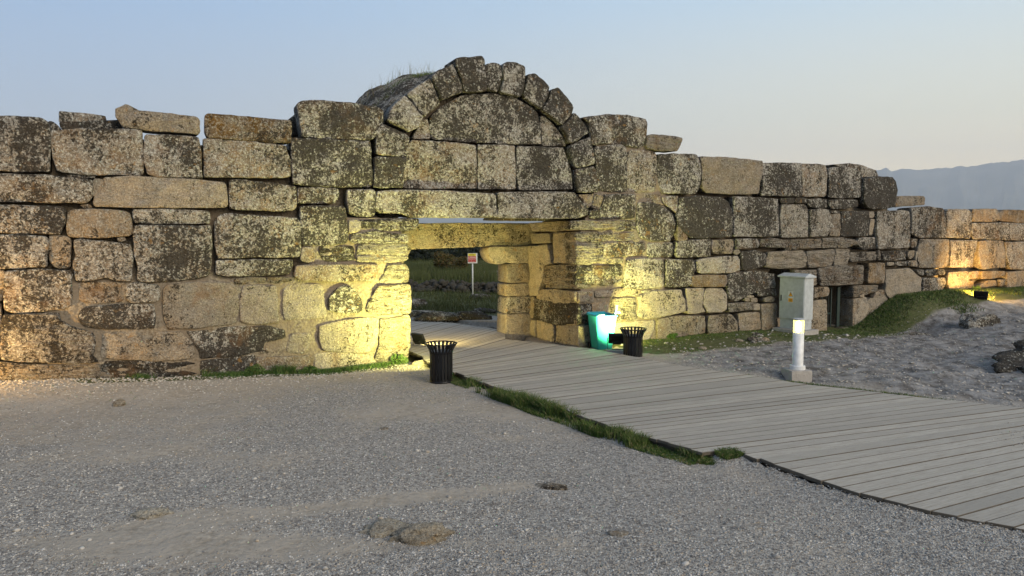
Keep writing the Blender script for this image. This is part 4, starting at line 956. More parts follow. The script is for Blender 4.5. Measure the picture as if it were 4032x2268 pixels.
deck_bed([(-2.05, 16.75), (-1.95, 16.15), (-1.35, 15.0)], [(-.19, 21.2), (-.17, 19.41), (.1, 19.2), (1.94, 17.8)])
deck_bed(SA_N, SA_F); deck_bed(SB_N, SB_F)
litter_bin((-1.385, 14.33, gz(-1.385, 14.33) + .0), .1, 'black slatted metal bin on the gravel at the near corner of the boardwalk')
litter_bin((2.80, 16.98, -.05), .4, 'black slatted metal bin behind the boardwalk beside the floodlight and green wheelie bin')

# ---------------------------------------------------------------- green wheelie bin
def wheelie():
    t = empty('wheelie_bin', (2.24, 18.32, .0), R(16), 'turquoise green plastic wheelie bin with open lid against the right gate pier', 'bin')
    M = flat('green_plastic', (.022, .30, .36), .38, .5); MD = flat('dark_lid_plastic', (.012, .03, .026), .4, .5)
    bm = bmesh.new()
    w0, d0, w1, d1, h = .20, .22, .27, .31, .86
    rows = []
    def loop(w, d, z, r=.05):
        out = []
        for sx, sy, a0 in ((1, -1, -90), (1, 1, 0), (-1, 1, 90), (-1, -1, 180)):
            for k in range(5):
                a = R(a0 + 22.5 * k); out.append(bm.verts.new((sx * (w - r) + r * math.cos(a), sy * (d - r) + r * math.sin(a), z)))
        return out
    for w, d, z in ((w0, d0, .05), (w1, d1, h), (w1 + .025, d1 + .025, h + .01), (w1 + .025, d1 + .025, h + .045), (w1 - .005, d1 - .005, h + .045), (w0 - .01, d0 - .01, .12)):
        rows.append(loop(w, d, z))
    for p, q in zip(rows, rows[1:]):
        n = len(p)
        for i in range(n): bm.faces.new((p[i], p[(i + 1) % n], q[(i + 1) % n], q[i]))
    bm.faces.new(rows[0][::-1]); bm.faces.new(rows[-1])
    bm_obj('body', bm, M, t, True)
    for s in (-1, 1):
        bm = bmesh.new(); lathe(bm, [(.03, -.02), (.085, -.02), (.095, 0), (.085, .02), (.03, .02)], 24, close=True)
        o = bm_obj('wheel', bm, M_BLACK, t, True, (s * .24, .25, .095)); o.rotation_euler = (0, R(90), 0)
    bm = bmesh.new(); tube(bm, [(-.24, .30, h + .03), (-.24, .39, h + .05), (.24, .39, h + .05), (.24, .30, h + .03)], .015); bm_obj('handle', bm, M, t)
    bm = bmesh.new(); box(bm, -.29, .29, -.02, .01, -.62, 0, .01); o = bm_obj('lid', bm, MD, t, False, (0, .40, h + .045)); o.rotation_euler = (R(8), 0, 0)
    for x in (-.22, -.16, -.10):
        bm = bmesh.new(); tube(bm, [(x, -.33, h + .03), (x - .03, -.37, h + .06), (x + .02, -.345, h + .065)], .009, 6); bm_obj('lifting_lug', bm, flat('lug_plastic', (.35, .55, .5)), t)
    return t
wheelie()
# white board sticking out of the bin
bm = bmesh.new(); box(bm, -.028, .028, -.02, .02, 0, .52, .005); box(bm, -.028, .13, -.012, .012, .33, .36)
o = bm_obj('board_offcut', bm, flat('white_board', (.72, .72, .70)), None, False, (2.50, 18.35, .62)); o.rotation_euler = (R(4), R(12), R(15))
tag(o, 'narrow white board offcut standing up out of the green wheelie bin', 'board')

# ---------------------------------------------------------------- floodlights (real fixtures with their own light)
M_LAMPG = mat_emit('lamp_glass', (1, .93, .55), 6.)
def floodlight(loc, direction, label, power, col, size=.26, spread=150, block=True):
    """box head on a yoke; direction = where it shines"""
    t = empty('floodlight', loc, 0, label, 'floodlight', None)
    dv = Vector(direction).normalized(); q = dv.to_track_quat('Y', 'Z')
    head = empty('pivot', (0, 0, 0), 0, None, None); head.parent = t; C.objects.unlink(head); bpy.data.objects.remove(head)
    hz = .30
    def place(o): o.location = (0, 0, hz); o.rotation_mode = 'QUATERNION'; o.rotation_quaternion = q
    bm = bmesh.new(); box(bm, -.20, .20, -.05, .02, -.14, .14, .012)
    for k in range(7): box(bm, -.13 + k * .04, -.12 + k * .04, -.075, -.051, -.12, .05)
    o = bm_obj('housing', bm, M_BLACK, t); place(o)
    bm = bmesh.new(); box(bm, -.10, .10, -.12, -.052, -.11, -.02, .01); place(bm_obj('driver_box', bm, M_BLACK, t))
    bm = bmesh.new(); box(bm, -.17, .17, .021, .027, -.11, .11); place(bm_obj('glass', bm, M_LAMPG, t))
    yaw = math.atan2(-dv.x, dv.y); bm = bmesh.new()
    tube(bm, [(-.22, 0, hz), (-.22, 0, .03), (.22, 0, .03), (.22, 0, hz)], .012, 6); o = bm_obj('yoke', bm, M_BLACK, t); o.rotation_euler = (0, 0, yaw)
    ld = bpy.data.lights.new('floodlight_lamp', 'AREA'); ld.shape = 'RECTANGLE'; ld.size = .32; ld.size_y = .2; ld.energy = power; ld.color = col; ld.spread = R(spread)
    lo = bpy.data.objects.new('lamp', ld); link(lo, t); lo.location = Vector((0, 0, hz)) + dv * .045
    lo.rotation_mode = 'QUATERNION'; lo.rotation_quaternion = (-dv).to_track_quat('Z', 'Y')
    if block:
        bm = bmesh.new(); box(bm, -.24, .24, -.14, .14, -.12, .02, .01); o = bm_obj('concrete_block', bm, M_CONC, t); o.rotation_euler = (0, 0, yaw)
    return t
M_CONC = flat('pale_concrete', (.33, .31, .28), .9, .1, 0, .01)
YEL = (.97, .95, .28)
d_wall = WN
# by the green bin, back turned to the camera
floodlight((2.50, 17.50, .12), Vector((.12, 1, .66)), 'black floodlight on a yoke between the green wheelie bin and the black bin', 115, YEL, spread=125)
# hidden behind the near litter bin, washing along the left wall
floodlight((-1.47, 15.0, .0), Vector((-.55, .72, .62)), 'black floodlight on the ground behind the near litter bin facing the left wall', 165, YEL, spread=120)
# just inside the left pier
floodlight((-2.30, 18.15, .02), Vector((.60, .70, .42)), 'low floodlight lying just inside the left gate pier beside the boardwalk', 85, (1, .76, .25))
# out at both ends of the wall
floodlight(W(-9.0, -1.0, .30), WU * .5 + WN * .6 + Vector((0, 0, .35)), 'floodlight at the foot of the far left wall end', 110, (1, .62, .22))
floodlight(W(18.9, -1.15, .62), WU * .80 + WN * .52 + Vector((0, 0, .26)), 'floodlight on the grass mound at the wall foot facing the far right end', 140, (1, .60, .17), spread=160)

# ---------------------------------------------------------------- electrical cabinet
def cabinet():
    t = empty('electrical_cabinet', (8.12, 21.05, .0), 0, 'grey metal electrical cabinet on a concrete plinth in front of the right wall', 'cabinet')
    v = math.atan2(-21.05, -8.12)   # towards the camera
    t.rotation_euler = (0, 0, v - R(34) + R(90)); MC = flat('grey_cabinet_paint', (.385, .41, .41), .45, .4); MS = flat('dark_slot', (.01, .01, .01))
    w, d = .40, .21
    bm = bmesh.new(); box(bm, -w - .12, w + .12, -d - .13, d + .13, -.2, .19, .012); bm_obj('plinth', bm, M_CONC, t)
    bm = bmesh.new(); box(bm, -w + .02, w - .02, -d + .02, d - .02, .19, .47, .004); bm_obj('base_section', bm, MC, t)
    for z in (.28, .38):
        bm = bmesh.new(); box(bm, -w + .012, w - .012, -d + .012, d - .012, z, z + .012); bm_obj('base_seam', bm, MC, t)
    bm = bmesh.new(); box(bm, -w, w, -d, d, .47, 1.66, .006); bm_obj('body', bm, MC, t)
    bm = bmesh.new(); box(bm, -w + .012, w - .012, -d - .022, -d - .003, .485, 1.645, .005); dr = bm_obj('door', bm, MC, t)
    bm = bmesh.new(); box(bm, -w + .05, -w + .085, -d - .032, -d - .023, .98, 1.15); bm_obj('handle', bm, MS, dr)
    bm = bmesh.new(); z0, z1, z2 = 1.66, 1.70, 1.78; e = .05
    a = [bm.verts.new(p) for p in ((-w - e, -d - e, z0), (w + e, -d - e, z0), (w + e, d + e, z0), (-w - e, d + e, z0))]
    b = [bm.verts.new((p.co.x, p.co.y, z1)) for p in a]; r1, r2 = bm.verts.new((-w - e + .04, 0, z2)), bm.verts.new((w + e - .04, 0, z2))
    for i in range(4): bm.faces.new((a[i], a[(i + 1) % 4], b[(i + 1) % 4], b[i]))
    bm.faces.new(a[::-1]); bm.faces.new((b[0], b[1], r2, r1)); bm.faces.new((b[2], b[3], r1, r2)); bm.faces.new((b[1], b[2], r2)); bm.faces.new((b[3], b[0], r1))
    bm_obj('roof', bm, MC, t)
    # warning label: white plate, amber panel, amber triangle with bolt
    y = -d - .024; x0 = -.02
    bm = bmesh.new(); box(bm, x0 - .085, x0 + .085, y - .004, y, .95, 1.27); lb = bm_obj('warning_label', bm, flat('label_white', (.55, .56, .56), .5), dr)
    AM = flat('label_amber', (.75, .36, .02), .5)
    bm = bmesh.new(); box(bm, x0 - .072, x0 + .072, y - .006, y - .0045, .965, 1.07); bm_obj('amber_panel', bm, AM, t)
    bm = bmesh.new()
    for zz, hw in ((1.035, .05), (1.005, .055), (.985, .04)): box(bm, x0 - hw, x0 + hw, y - .0075, y - .0065, zz - .004, zz + .004)
    bm_obj('printed_lines', bm, flat('label_ink', (.02, .02, .02)), t)
    def tri(s, yy, m, nm):
        cz = 1.165; V = [(x0, yy, cz + s), (x0 - s * .87, yy, cz - s * .5), (x0 + s * .87, yy, cz - s * .5)]; V += [(a_, b_ + .0012, c_) for a_, b_, c_ in V]
        mesh_obj(nm, V, [(0, 1, 2), (5, 4, 3), (0, 3, 4, 1), (1, 4, 5, 2), (2, 5, 3, 0)], m, t)
    INK = flat('label_ink_black', (.02, .02, .02)); tri(.085, y - .006, INK, 'triangle_border'); tri(.066, y - .0075, AM, 'triangle')
    bm = bmesh.new(); pts = [(.012, .052), (-.014, .004), (.002, .006), (-.006, -.026), (.018, .012), (.003, .010)]
    f = [bm.verts.new((x0 + a_, y - .0092, 1.165 + b_)) for a_, b_ in pts]; bm.faces.new(f[::-1]); bmesh.ops.solidify(bm, geom=bm.faces[:], thickness=.001); bm_obj('bolt_symbol', bm, INK, t)
cabinet()

# ---------------------------------------------------------------- bollard lamp
def bollard():
    t = empty('bollard_lamp', (5.72, 14.66, .03), R(8), 'white bollard lamp with lit glass head on a concrete block beside the boardwalk', 'lamp')
    MW = flat('white_bollard_paint', (.66, .66, .64), .4, .4)
    bm = bmesh.new(); box(bm, -.235, .20, -.21, .21, -.25, .165, .012); bm_obj('concrete_block', bm, flat('old_concrete', (.36, .33, .29), .9, .1, 0, .015), t)
    bm = bmesh.new(); lathe(bm, [(.0, .165), (.148, .165), (.148, .235), (.142, .245), (.11, .247)], 40); bm_obj('flange', bm, MW, t, False)
    bm = bmesh.new(); lathe(bm, [(.106, .24), (.106, .90), (.10, .903)], 40); bm_obj('post', bm, MW, t, True)
    gm = bpy.data.materials.new('clear_ribbed_glass'); gm.use_nodes = True; nt = gm.node_tree; nt.nodes.clear()
    o_ = nt.nodes.new('ShaderNodeOutputMaterial'); tr = nt.nodes.new('ShaderNodeBsdfTransparent'); gl = nt.nodes.new('ShaderNodeBsdfGlossy'); gl.inputs['Roughness'].default_value = .15
    em = nt.nodes.new('ShaderNodeEmission'); em.inputs[0].default_value = (1, .88, .16, 1); em.inputs[1].default_value = 1.1
    mx = nt.nodes.new('ShaderNodeMixShader'); mx.inputs[0].default_value = .1; ad = nt.nodes.new('ShaderNodeAddShader')
    nt.links.new(tr.outputs[0], mx.inputs[1]); nt.links.new(gl.outputs[0], mx.inputs[2]); nt.links.new(mx.outputs[0], ad.inputs[0]); nt.links.new(em.outputs[0], ad.inputs[1]); nt.links.new(ad.outputs[0], o_.inputs[0])
    bm = bmesh.new(); lathe(bm, [(.100, .905), (.102, .93), (.098, .96), (.102, .99), (.098, 1.02), (.102, 1.05), (.098, 1.08), (.102, 1.11), (.100, 1.15)], 40); bm_obj('glass_cylinder', bm, gm, t, True)
    bm = bmesh.new(); lathe(bm, [(.015, .91), (.042, .93), (.055, 1.02), (.045, 1.10), (.015, 1.13)], 24); bm_obj('lamp_bulb', bm, mat_emit('bollard_bulb', (1, .95, .55), 9.), t, True)
    bm = bmesh.new(); lathe(bm, [(.0, 1.152), (.106, 1.152), (.108, 1.158), (.108, 1.18), (.10, 1.186), (.0, 1.188)], 40); bm_obj('cap', bm, flat('cap_grey', (.4, .4, .38)), t)
    ld = bpy.data.lights.new('bollard_light', 'POINT'); ld.energy = 9; ld.color = (1, .93, .5); ld.shadow_soft_size = .07
    lo = bpy.data.objects.new('lamp', ld); link(lo, t); lo.location = (0, 0, 1.03)
bollard()

# ---------------------------------------------------------------- metal gate in the small doorway
def small_gate():
    t = empty('metal_gate', WALL_O, WALL_A, 'dark green metal gate standing ajar in the small doorway behind the cabinet', 'gate')
    MG = flat('dark_green_paint', (.018, .035, .03), .5, .4)
    bm = bmesh.new()
    for p, q in (((13.50, .42, -.1), (13.50, .42, 1.22)), ((13.50, .42, 1.2), (13.98, .48, 1.2)), ((13.98, .48, -.1), (13.98, .48, 1.22)), ((13.50, .42, .4), (13.98, .48, .4))): tube(bm, [p, q], .028, 6)
    bm_obj('frame', bm, MG, t)
    for k in range(3):
        u = 13.62 + k * .12; bm = bmesh.new(); tube(bm, [(u, .44 + k * .015, -.05), (u, .44 + k * .015, 1.2)], .010, 6); bm_obj('bar', bm, MG, t)
    bm = bmesh.new(); box(bm, 14.06, 14.18, .30, .35, -.1, 1.24, .008); bm_obj('post', bm, MG, t)
small_gate()

# ---------------------------------------------------------------- warning sign beyond the gate
def sign():
    x, y = -1.765, 33.1; z = gz(x, y)
    t = empty('warning_sign', (x, y, z), R(3), 'small red and yellow warning sign on a thin white post beyond the gateway', 'sign')
    MW = flat('sign_white', (.62, .62, .60), .5); top = 2.03 - z; h = .45; w = .43
    bm = bmesh.new(); tube(bm, [(0, 0, -.2), (0, 0, top - .02)], .032, 10); bm_obj('post', bm, MW, t, True)
    bm = bmesh.new(); box(bm, -w / 2, w / 2, -.075, -.035, top - h, top, .004); bm_obj('panel', bm, MW, t)
    def strip(a, b, m, nm):
        bm = bmesh.new(); box(bm, -w / 2 + .02, w / 2 - .065, -.080, -.0755, top - b, top - a); return bm_obj(nm, bm, m, t)
    strip(.015, .125, flat('sign_yellow', (.62, .52, .03), .5), 'yellow_strip'); RD = flat('sign_red', (.42, .015, .012), .5)
    strip(.135, .20, RD, 'red_strip'); strip(.225, .40, RD, 'red_strip')
    def text(s, size, x, zz, m):
        cu = bpy.data.curves.new('lettering', 'FONT'); cu.body = s; cu.size = size; cu.align_x = 'CENTER'; cu.extrude = .0006
        o = bpy.data.objects.new('lettering', cu); C.objects.link(o)
        dg = bpy.context.evaluated_depsgraph_get(); me = bpy.data.meshes.new_from_object(o.evaluated_get(dg)); me.materials.clear(); me.materials.append(m)
        C.objects.unlink(o); bpy.data.objects.remove(o)
        o = bpy.data.objects.new('lettering', me); link(o, t); o.location = (x, -.0815, top - zz); o.rotation_euler = (R(90), 0, 0)
    INK = flat('sign_ink', (.02, .02, .02)); LW = flat('sign_letter_white', (.7, .6, .58))
    text('Dikkat', .07, -.02, .07, INK); text('Tehlikeli alan', .04, -.02, .115, INK); text('Girilmez', .065, -.02, .19, LW); text('Dangerous', .065, -.02, .30, LW); text('Do not enter', .05, -.02, .375, LW)
sign()
# ---------------------------------------------------------------- grass and weeds (uncountable)
def blades(name, X, Y, H, wd, mat, Z=None, lean=.45, segs=2, label=None):
    n = len(X); Z = ground(X, Y) - .01 if Z is None else Z
    a = rng.uniform(0, 2 * np.pi, n); b = rng.uniform(0, 2 * np.pi, n); L = H * lean * rng.uniform(.2, 1.2, n)
    wx, wy = np.cos(a) * wd / 2, np.sin(a) * wd / 2; lx, ly = np.cos(b) * L, np.sin(b) * L
    P = []
    for t, k in ((0, 1), (.5, .75)):
        cx, cy, cz = X + lx * t * t, Y + ly * t * t, Z + H * t
        P += [np.stack([cx - wx * k, cy - wy * k, cz], -1), np.stack([cx + wx * k, cy + wy * k, cz], -1)]
    P.append(np.stack([X + lx, Y + ly, Z + H * (1 - .25 * lean)], -1))
    V = np.stack(P, 1).reshape(-1, 3); base = np.arange(n) * 5
    T = np.concatenate([np.stack([base, base + 1, base + 3], -1), np.stack([base, base + 3, base + 2], -1), np.stack([base + 2, base + 3, base + 4], -1)])
    o = np_mesh(name, V, T, mat); tag(o, label=label, kind='stuff'); return o
def along(P, n, off0, off1):
    t = rng.random(n); Q = np.array([polyat(P, v) for v in t]); Q2 = np.array([polyat(P, min(1, v + .01)) for v in t]); Q1 = np.array([polyat(P, max(0, v - .01)) for v in t])
    dv = Q2 - Q1; dv /= np.maximum(np.linalg.norm(dv, axis=1, keepdims=True), 1e-6); nx = np.stack([-dv[:, 1], dv[:, 0]], -1)
    o = rng.uniform(off0, off1, n)[:, None]; q = Q + nx * o; return q[:, 0], q[:, 1], t
# verge along the near edge of the boardwalk: denser clumps in the middle
x, y, t = along(SA_N, 30000, -.30, .07); k = (vfbm(x * 2.2, y * 2.2, 3) + .35 + .25 * np.sin(np.pi * t)) > rng.random(len(x)) * .75
x, y, t = x[k], y[k], t[k]; blades('verge_grass', x, y, rng.uniform(.04, .15, len(x)) * (.6 + .6 * np.sin(np.pi * np.clip(t, .05, .95))) * (.6 + 1.2 * (vnoise(x * 3, y * 3) > .0)), .011, M_GRASS, lean=.6, label='strip of green grass along the near edge of the boardwalk')
x, y, t = along([(2.35, 9.3), (2.6, 9.22), (2.9, 9.38)], 2200, -.16, .10); blades('verge_grass', x, y, rng.uniform(.04, .10, len(x)), .012, M_GRASS, lean=.8, label='low weeds at the notch in the boardwalk edge')
x, y, t = along([(4.6, 14.5), (5.36, 13.7), (6.9, 12.62), (7.4, 12.25)], 3000, -.02, .14); blades('verge_grass', x, y, rng.uniform(.02, .07, len(x)), .008, M_GRASS, lean=.8, label='thin grass along the far edge of the boardwalk by the bollard')
def wuv(u, fr): return WALL_O.x + WU.x * u - WN.x * fr, WALL_O.y + WU.y * u - WN.y * fr
# foot of the left wall
n = 17000; u = rng.uniform(-6.4, -.05, n); fr = np.abs(rng.normal(0, .17, n)) + .02; x, y = wuv(u, fr)
k = (vfbm(u * 1.3, fr * 2 + 5, 3) + .22 - 1.0 * fr) > rng.random(n) * .5; x, y, u = x[k], y[k], u[k]
h = rng.uniform(.03, .15, len(x)) * (1 + 1.1 * (vnoise(u * 2.5, u * 0 + 3.3) > .18)); n2 = 900; xw = rng.uniform(-9, 3, n2); yw = rng.uniform(12.5, 15.6, n2); kw = (yw < near_edge_y(xw) - .1) & (vfbm(xw * .8, yw * .8, 3) > .12); blades('scattered_weeds', xw[kw], yw[kw], rng.uniform(.02, .06, int(kw.sum())), .012, M_LEAF, lean=1., label='tiny weeds dotted over the gravel before the left wall')
blades('wall_foot_grass', x, y, h, .011, M_LEAF, lean=.8, label='bright green weeds growing along the foot of the left wall')
# under the right wall and on the mound
n = 60000; u = rng.uniform(5.6, 15.5, n); fr = rng.uniform(0, 2.1, n); x, y = wuv(u, fr); k = ((vfbm(x * .9, y * .9, 3) + .55 - .38 * fr) > rng.random(n) * .9) & (y > far_edge_y(x) + .1)
x, y = x[k], y[k]; blades('wall_foot_grass', x, y, rng.uniform(.02, .07, len(x)), .013, M_GRASS, lean=1., label='short grass under the right wall')
n = 60000; u = rng.uniform(14.2, 29, n); fr = rng.uniform(0, 2.0, n); x, y = wuv(u, fr); k = (vfbm(x * .7, y * .7, 3) + 1.25 - .85 * fr) > rng.random(n) * .9
x, y = x[k], y[k]; blades('mound_grass', x, y, rng.uniform(.04, .13, len(x)), .02, M_GRASS, lean=.9, label='green grass covering the mound in front of the right wall')
# the field beyond the gateway
n = 90000; y = 24 + 60 * rng.random(n) ** 1.7; x = rng.uniform(-.36, .22, n) * y - .3; dxy = (x - WALL_O.x) * WN.x + (y - WALL_O.y) * WN.y
k = (dxy > 6.5) & ((vfbm(x * .35, y * .35, 3) + .45) > rng.random(n) * .8) & (grass_mask(x, y) > .3); x, y = x[k], y[k]; far = np.clip((y - 24) / 40, 0, 1)
blades('field_grass', x, y, rng.uniform(.10, .34, len(x)) * (1 + .6 * far), .018 + .02 * far, M_FIELD, lean=.7, label='dark green grass of the field beyond the gateway')
n = 14000; y = rng.uniform(42, 60, n); x = rng.uniform(-.25, -.02, n) * y; blades('dry_grass', x, y, rng.uniform(.4, .9, n), .025, M_FIELD, lean=.3, label='tall dry grass around the shrub beyond the gateway')
# stalks on top of the vault and walls
def top_tuft(u0, u1, d0, d1, zf, n, h0, h1, mat, label, wd=.008):
    u = rng.uniform(u0, u1, n); d = rng.uniform(d0, d1, n); z = np.array([zf(a, b) for a, b in zip(u, d)])
    X = WALL_O.x + WU.x * u + WN.x * d; Y = WALL_O.y + WU.y * u + WN.y * d; blades('wall_top_grass', X, Y, rng.uniform(h0, h1, n), wd, mat, Z=z, lean=.5, label=label)
def vault_z(u, d):
    f = (d - .55) / 2.4; th = 2.2
    for _ in range(8): th = math.acos(max(-1, min(1, (u - 2.08) / vault_r(th, f))))
    return 3.72 + 1.03 * vault_r(th, f) * math.sin(th) - .03
top_tuft(-.6, 1.7, 1.2, 2.7, vault_z, 2600, .05, .14, M_GRASS, 'grass on the earth back of the vault', .012)
top_tuft(-.4, 1.6, 1.8, 2.7, vault_z, 90, .25, .55, M_DRY, 'dry stalks standing on the vault against the sky', .008)

# ---------------------------------------------------------------- gravel (uncountable)
ICO_V = []; _bm = bmesh.new(); bmesh.ops.create_icosphere(_bm, subdivisions=1, radius=1); ICO_V = np.array([v.co[:] for v in _bm.verts]); ICO_F = np.array([[v.index for v in f.verts] for f in _bm.faces]); _bm.free()
def pebbles(name, X, Y, S, mat, label, squash=.6, sink=.25, Z=None):
    n = len(X); Z = ground(X, Y) if Z is None else Z
    sc = np.stack([S * rng.uniform(.7, 1.3, n), S * rng.uniform(.6, 1.1, n), S * squash * rng.uniform(.7, 1.2, n)], -1)
    V = ICO_V[None] * (1 + rng.uniform(-.25, .25, (n, len(ICO_V), 1))) * sc[:, None]
    a = rng.uniform(0, 2 * np.pi, n)[:, None]; vx = V[..., 0] * np.cos(a) - V[..., 1] * np.sin(a); vy = V[..., 0] * np.sin(a) + V[..., 1] * np.cos(a)
    V = np.stack([vx + X[:, None], vy + Y[:, None], V[..., 2] + (Z + sc[:, 2] * (1 - 2 * sink) * .5)[:, None]], -1)
    T = (ICO_F[None] + (np.arange(n) * len(ICO_V))[:, None, None]).reshape(-1, 3)
    o = np_mesh(name, V.reshape(-1, 3), T, mat); tag(o, label=label, kind='stuff'); return o
n = 60000; y = 5.6 + 8.4 * rng.random(n) ** 1.5; x = rng.uniform(-.74, .74, n) * y
k = (deckmask(x, y) < .1) & (y < near_edge_y(x) + .1 - 0 * x) & ((gravel_mask(x, y) * 1.15 + .12 + .5 * vfbm(x * 1.1, y * 1.6, 4)) > rng.random(n))
x, y = x[k], y[k]; pebbles('gravel', x, y, rng.uniform(.005, .014, len(x)) * (1 + .25 * (rng.random(len(x)) > .93)), M_PEB, 'loose grey gravel scattered over the yard')
n = 420; y = 5.8 + 9 * rng.random(n) ** 1.3; x = rng.uniform(-.7, .6, n) * y; k = (y < near_edge_y(x) - .1); x, y = x[k], y[k]; pebbles('loose_stones', x, y, .012 + .03 * rng.random(len(x)) ** 3, M_RUB, 'larger pale stones strewn thinly over the gravel', .5)
# spill of gravel on the deck at the right
n = 1800; x = rng.normal(8.0, .55, n); y = rng.normal(9.9, .28, n) + .10 * (x - 8); pebbles('gravel_spill', x, y, rng.uniform(.006, .016, n), M_PEB, 'gravel kicked onto the boardwalk at its right end', Z=np.full(n, DZ))
# chips over the rocky yard and below the walls
n = 9000; y = rng.uniform(12, 24, n); x = rng.uniform(.2, .72, n) * y; k = rock_mask(x, y) > .2; x, y = x[k], y[k]; pebbles('rock_chips', x, y, rng.uniform(.008, .035, len(x)) * (.5 + rng.random(len(x)) ** 3), M_RUB, 'stone chips over the rocky ground right of the boardwalk', .45)
n = 2600; u = rng.uniform(-8.5, 0, n); fr = np.abs(rng.normal(.35, .55, n)); x, y = wuv(u, fr); pebbles('rock_chips', x, y, rng.uniform(.008, .028, n), M_RUB, 'pale stone chips below the left wall', .5)
n = 220; u = rng.uniform(5.5, 13, n); fr = rng.uniform(.2, 2.2, n); x, y = wuv(u, fr); k = y > far_edge_y(x) + .2; x, y = x[k], y[k]; pebbles('rock_chips', x, y, rng.uniform(.015, .06, len(x)) * (.4 + rng.random(len(x)) ** 2), M_RUB, 'small pale stones in the grass under the right wall', .55)

# ---------------------------------------------------------------- single rocks
def rock(loc, size, label, cls='W', sink=.35, seed=0, sub=4, rz=0, amp=.30, group=None):
    bm = bmesh.new(); bmesh.ops.create_icosphere(bm, subdivisions=sub, radius=1)
    for v in bm.verts:
        p = v.co.copy(); n1 = fbm(p.x + seed, p.y, p.z, 1.1, 5); n2 = noise.cell(Vector((p.x * 2 + seed, p.y * 2, p.z * 2)))
        v.co = p * (1 + amp * n1 + .05 * (n2 - .5))
        v.co.z = max(v.co.z, -.8); v.co = Vector((v.co.x * size[0], v.co.y * size[1], v.co.z * size[2]))
    z = gz(*loc); o = bm_obj('rock', bm, M_STONE, None, True, (loc[0], loc[1], z + size[2] * (1 - 2 * sink) * .5)); o.rotation_euler = (0, 0, rz); o.color = CLS[cls]
    tag(o, label, 'rock', group); return o
rock((-.88, 6.88), (.29, .17, .10), 'large tan brown rock half buried in the foreground gravel', 'RO', .34, 5, 5, .25, .42)
rock((-1.22, 7.05), (.30, .17, .06), 'low brown rock fragment just left of the large foreground rock', 'RO', .40, 8, 4, .1, .4)
rock((-3.72, 7.42), (.19, .12, .045), 'flat pale stone embedded in gravel in the left foreground', 'PP', .3, 5, 4, 0, .4)
rock((1.02, 6.95), (.10, .07, .025), 'small tan stone in gravel below the boardwalk corner', 'PW', .4, 11, 3)
rock((.47, 8.35), (.20, .11, .03), 'low brown stone patch in the middle of the gravel', 'W', .5, 13, 4, -.3)
rock((-1.90, 10.75), (.075, .05, .03), 'small reddish stone alone on the gravel below the left wall', 'W', .3, 17, 3)
rock((-6.65, 12.35), (.10, .08, .075), 'pale lump of stone in front of the grass at the left wall foot', 'PW', .1, 21, 3)
rock((12.1, 15.6), (1.7, .8, .50), 'dark rocky outcrop at the right edge of the yard', 'LD', 1.2, 23, 5, .15, .7)
rock((13.6, 21.35), (.70, .45, .36), 'grey pitted boulder half sunk in the mound grass', 'LG', .7, 29, 5, .1, .4)
rock((11.75, 21.4), (.70, .30, .12), 'dark flat rock lying before the small doorway mound', 'LD', .3, 31, 4, .1)
for k, (u, fr, s, lab) in enumerate([(8.55, 1.3, .085, 'pale stone in the grass nearest the right wall block joint'), (8.95, 1.42, .15, 'roundish grey stone in the cluster left of the cabinet'), (9.25, 1.5, .11, 'brown tinted stone at the right end of the cluster left of the cabinet'),
                                (8.75, 1.62, .07, 'small white stone in front of the stone cluster'), (7.0, 1.7, .09, 'flat pale stone in the grass right of the black bin'), (9.7, .75, .10, 'pale stone near the plinth of the cabinet')]):
    x, y = wuv(u, fr); rock((x, y), (s * 1.2, s, s * .6), lab, 'P' if k % 2 == 0 else 'L', .2, 40 + k, 3)
rock((-1.98, 16.25), (.30, .17, .09), 'broken stone slab at the foot of the left gate pier', 'P', .3, 51, 4, .5); rock((-1.55, 16.1), (.26, .2, .07), 'rounded pale stone between the gate pier and the near bin', 'P', .3, 53, 4)
# stone debris beside the deck inside the gateway
for k, (x, y, s, lab) in enumerate([(-.55, 22.3, .32, 'boulder beside the boardwalk seen through the gate on the right'), (-2.4, 24.2, .5, 'long low rock behind the boardwalk in the middle of the gateway'), (-3.3, 25.0, .3, 'rock behind the boardwalk left of the long low rock'),
                                (-1.35, 24.6, .42, 'brown ledge rock beyond the boardwalk below the sign'), (-1.0, 27.0, .30, 'flat stone step on the grass before the sign'), (-4.1, 28.2, .6, 'dark rock heap by the left gate pier beyond the deck'), (-1.4, 32.9, .35, 'stone beside the foot of the sign post')]):
    rock((x, y), (s * 1.5, s * .8, s * .5), lab, 'LD' if k != 0 else 'L', .25, 60 + k, 4)
# low rubble wall beyond
t = empty('rubble_wall', (-3, 37, 0), 0, 'low dark dry stone rubble wall crossing the field beyond the gateway', 'wall')
n = 1900; x = rng.uniform(-9, 8, n); z = rng.random(n) ** 1.3 * (.8 + .5 * vfbm(x * .6, x * 0, 3)); y = 37 + rng.normal(0, .35, n); gg = ground(x, y)
o = pebbles('rubble', x, y, rng.uniform(.05, .19, n) * (1 + .8 * (rng.random(n) > .93)), M_DARKROCK, None, .7, 0, Z=gg + z * .75 * (1 - np.abs(y - 37))); o.color = CLS['LD']; o.parent = t; o.matrix_parent_inverse = Matrix.Translation((3, -37, 0))
t = empty('terrace_wall', (-1, 50, 0), 0, 'straight pale stone kerb in the far field behind the sign', 'wall')
bm = bmesh.new(); g0 = gz(0, 50)
for k in range(10): box(bm, -1.7 + k * 1.1, -.65 + k * 1.1, -.25, .25, g0 - .3, g0 + .38 + .02 * (k % 3), .02)
o = bm_obj('kerb_blocks', bm, M_STONE, t); o.color = CLS['L']; o['kind'] = 'stuff'

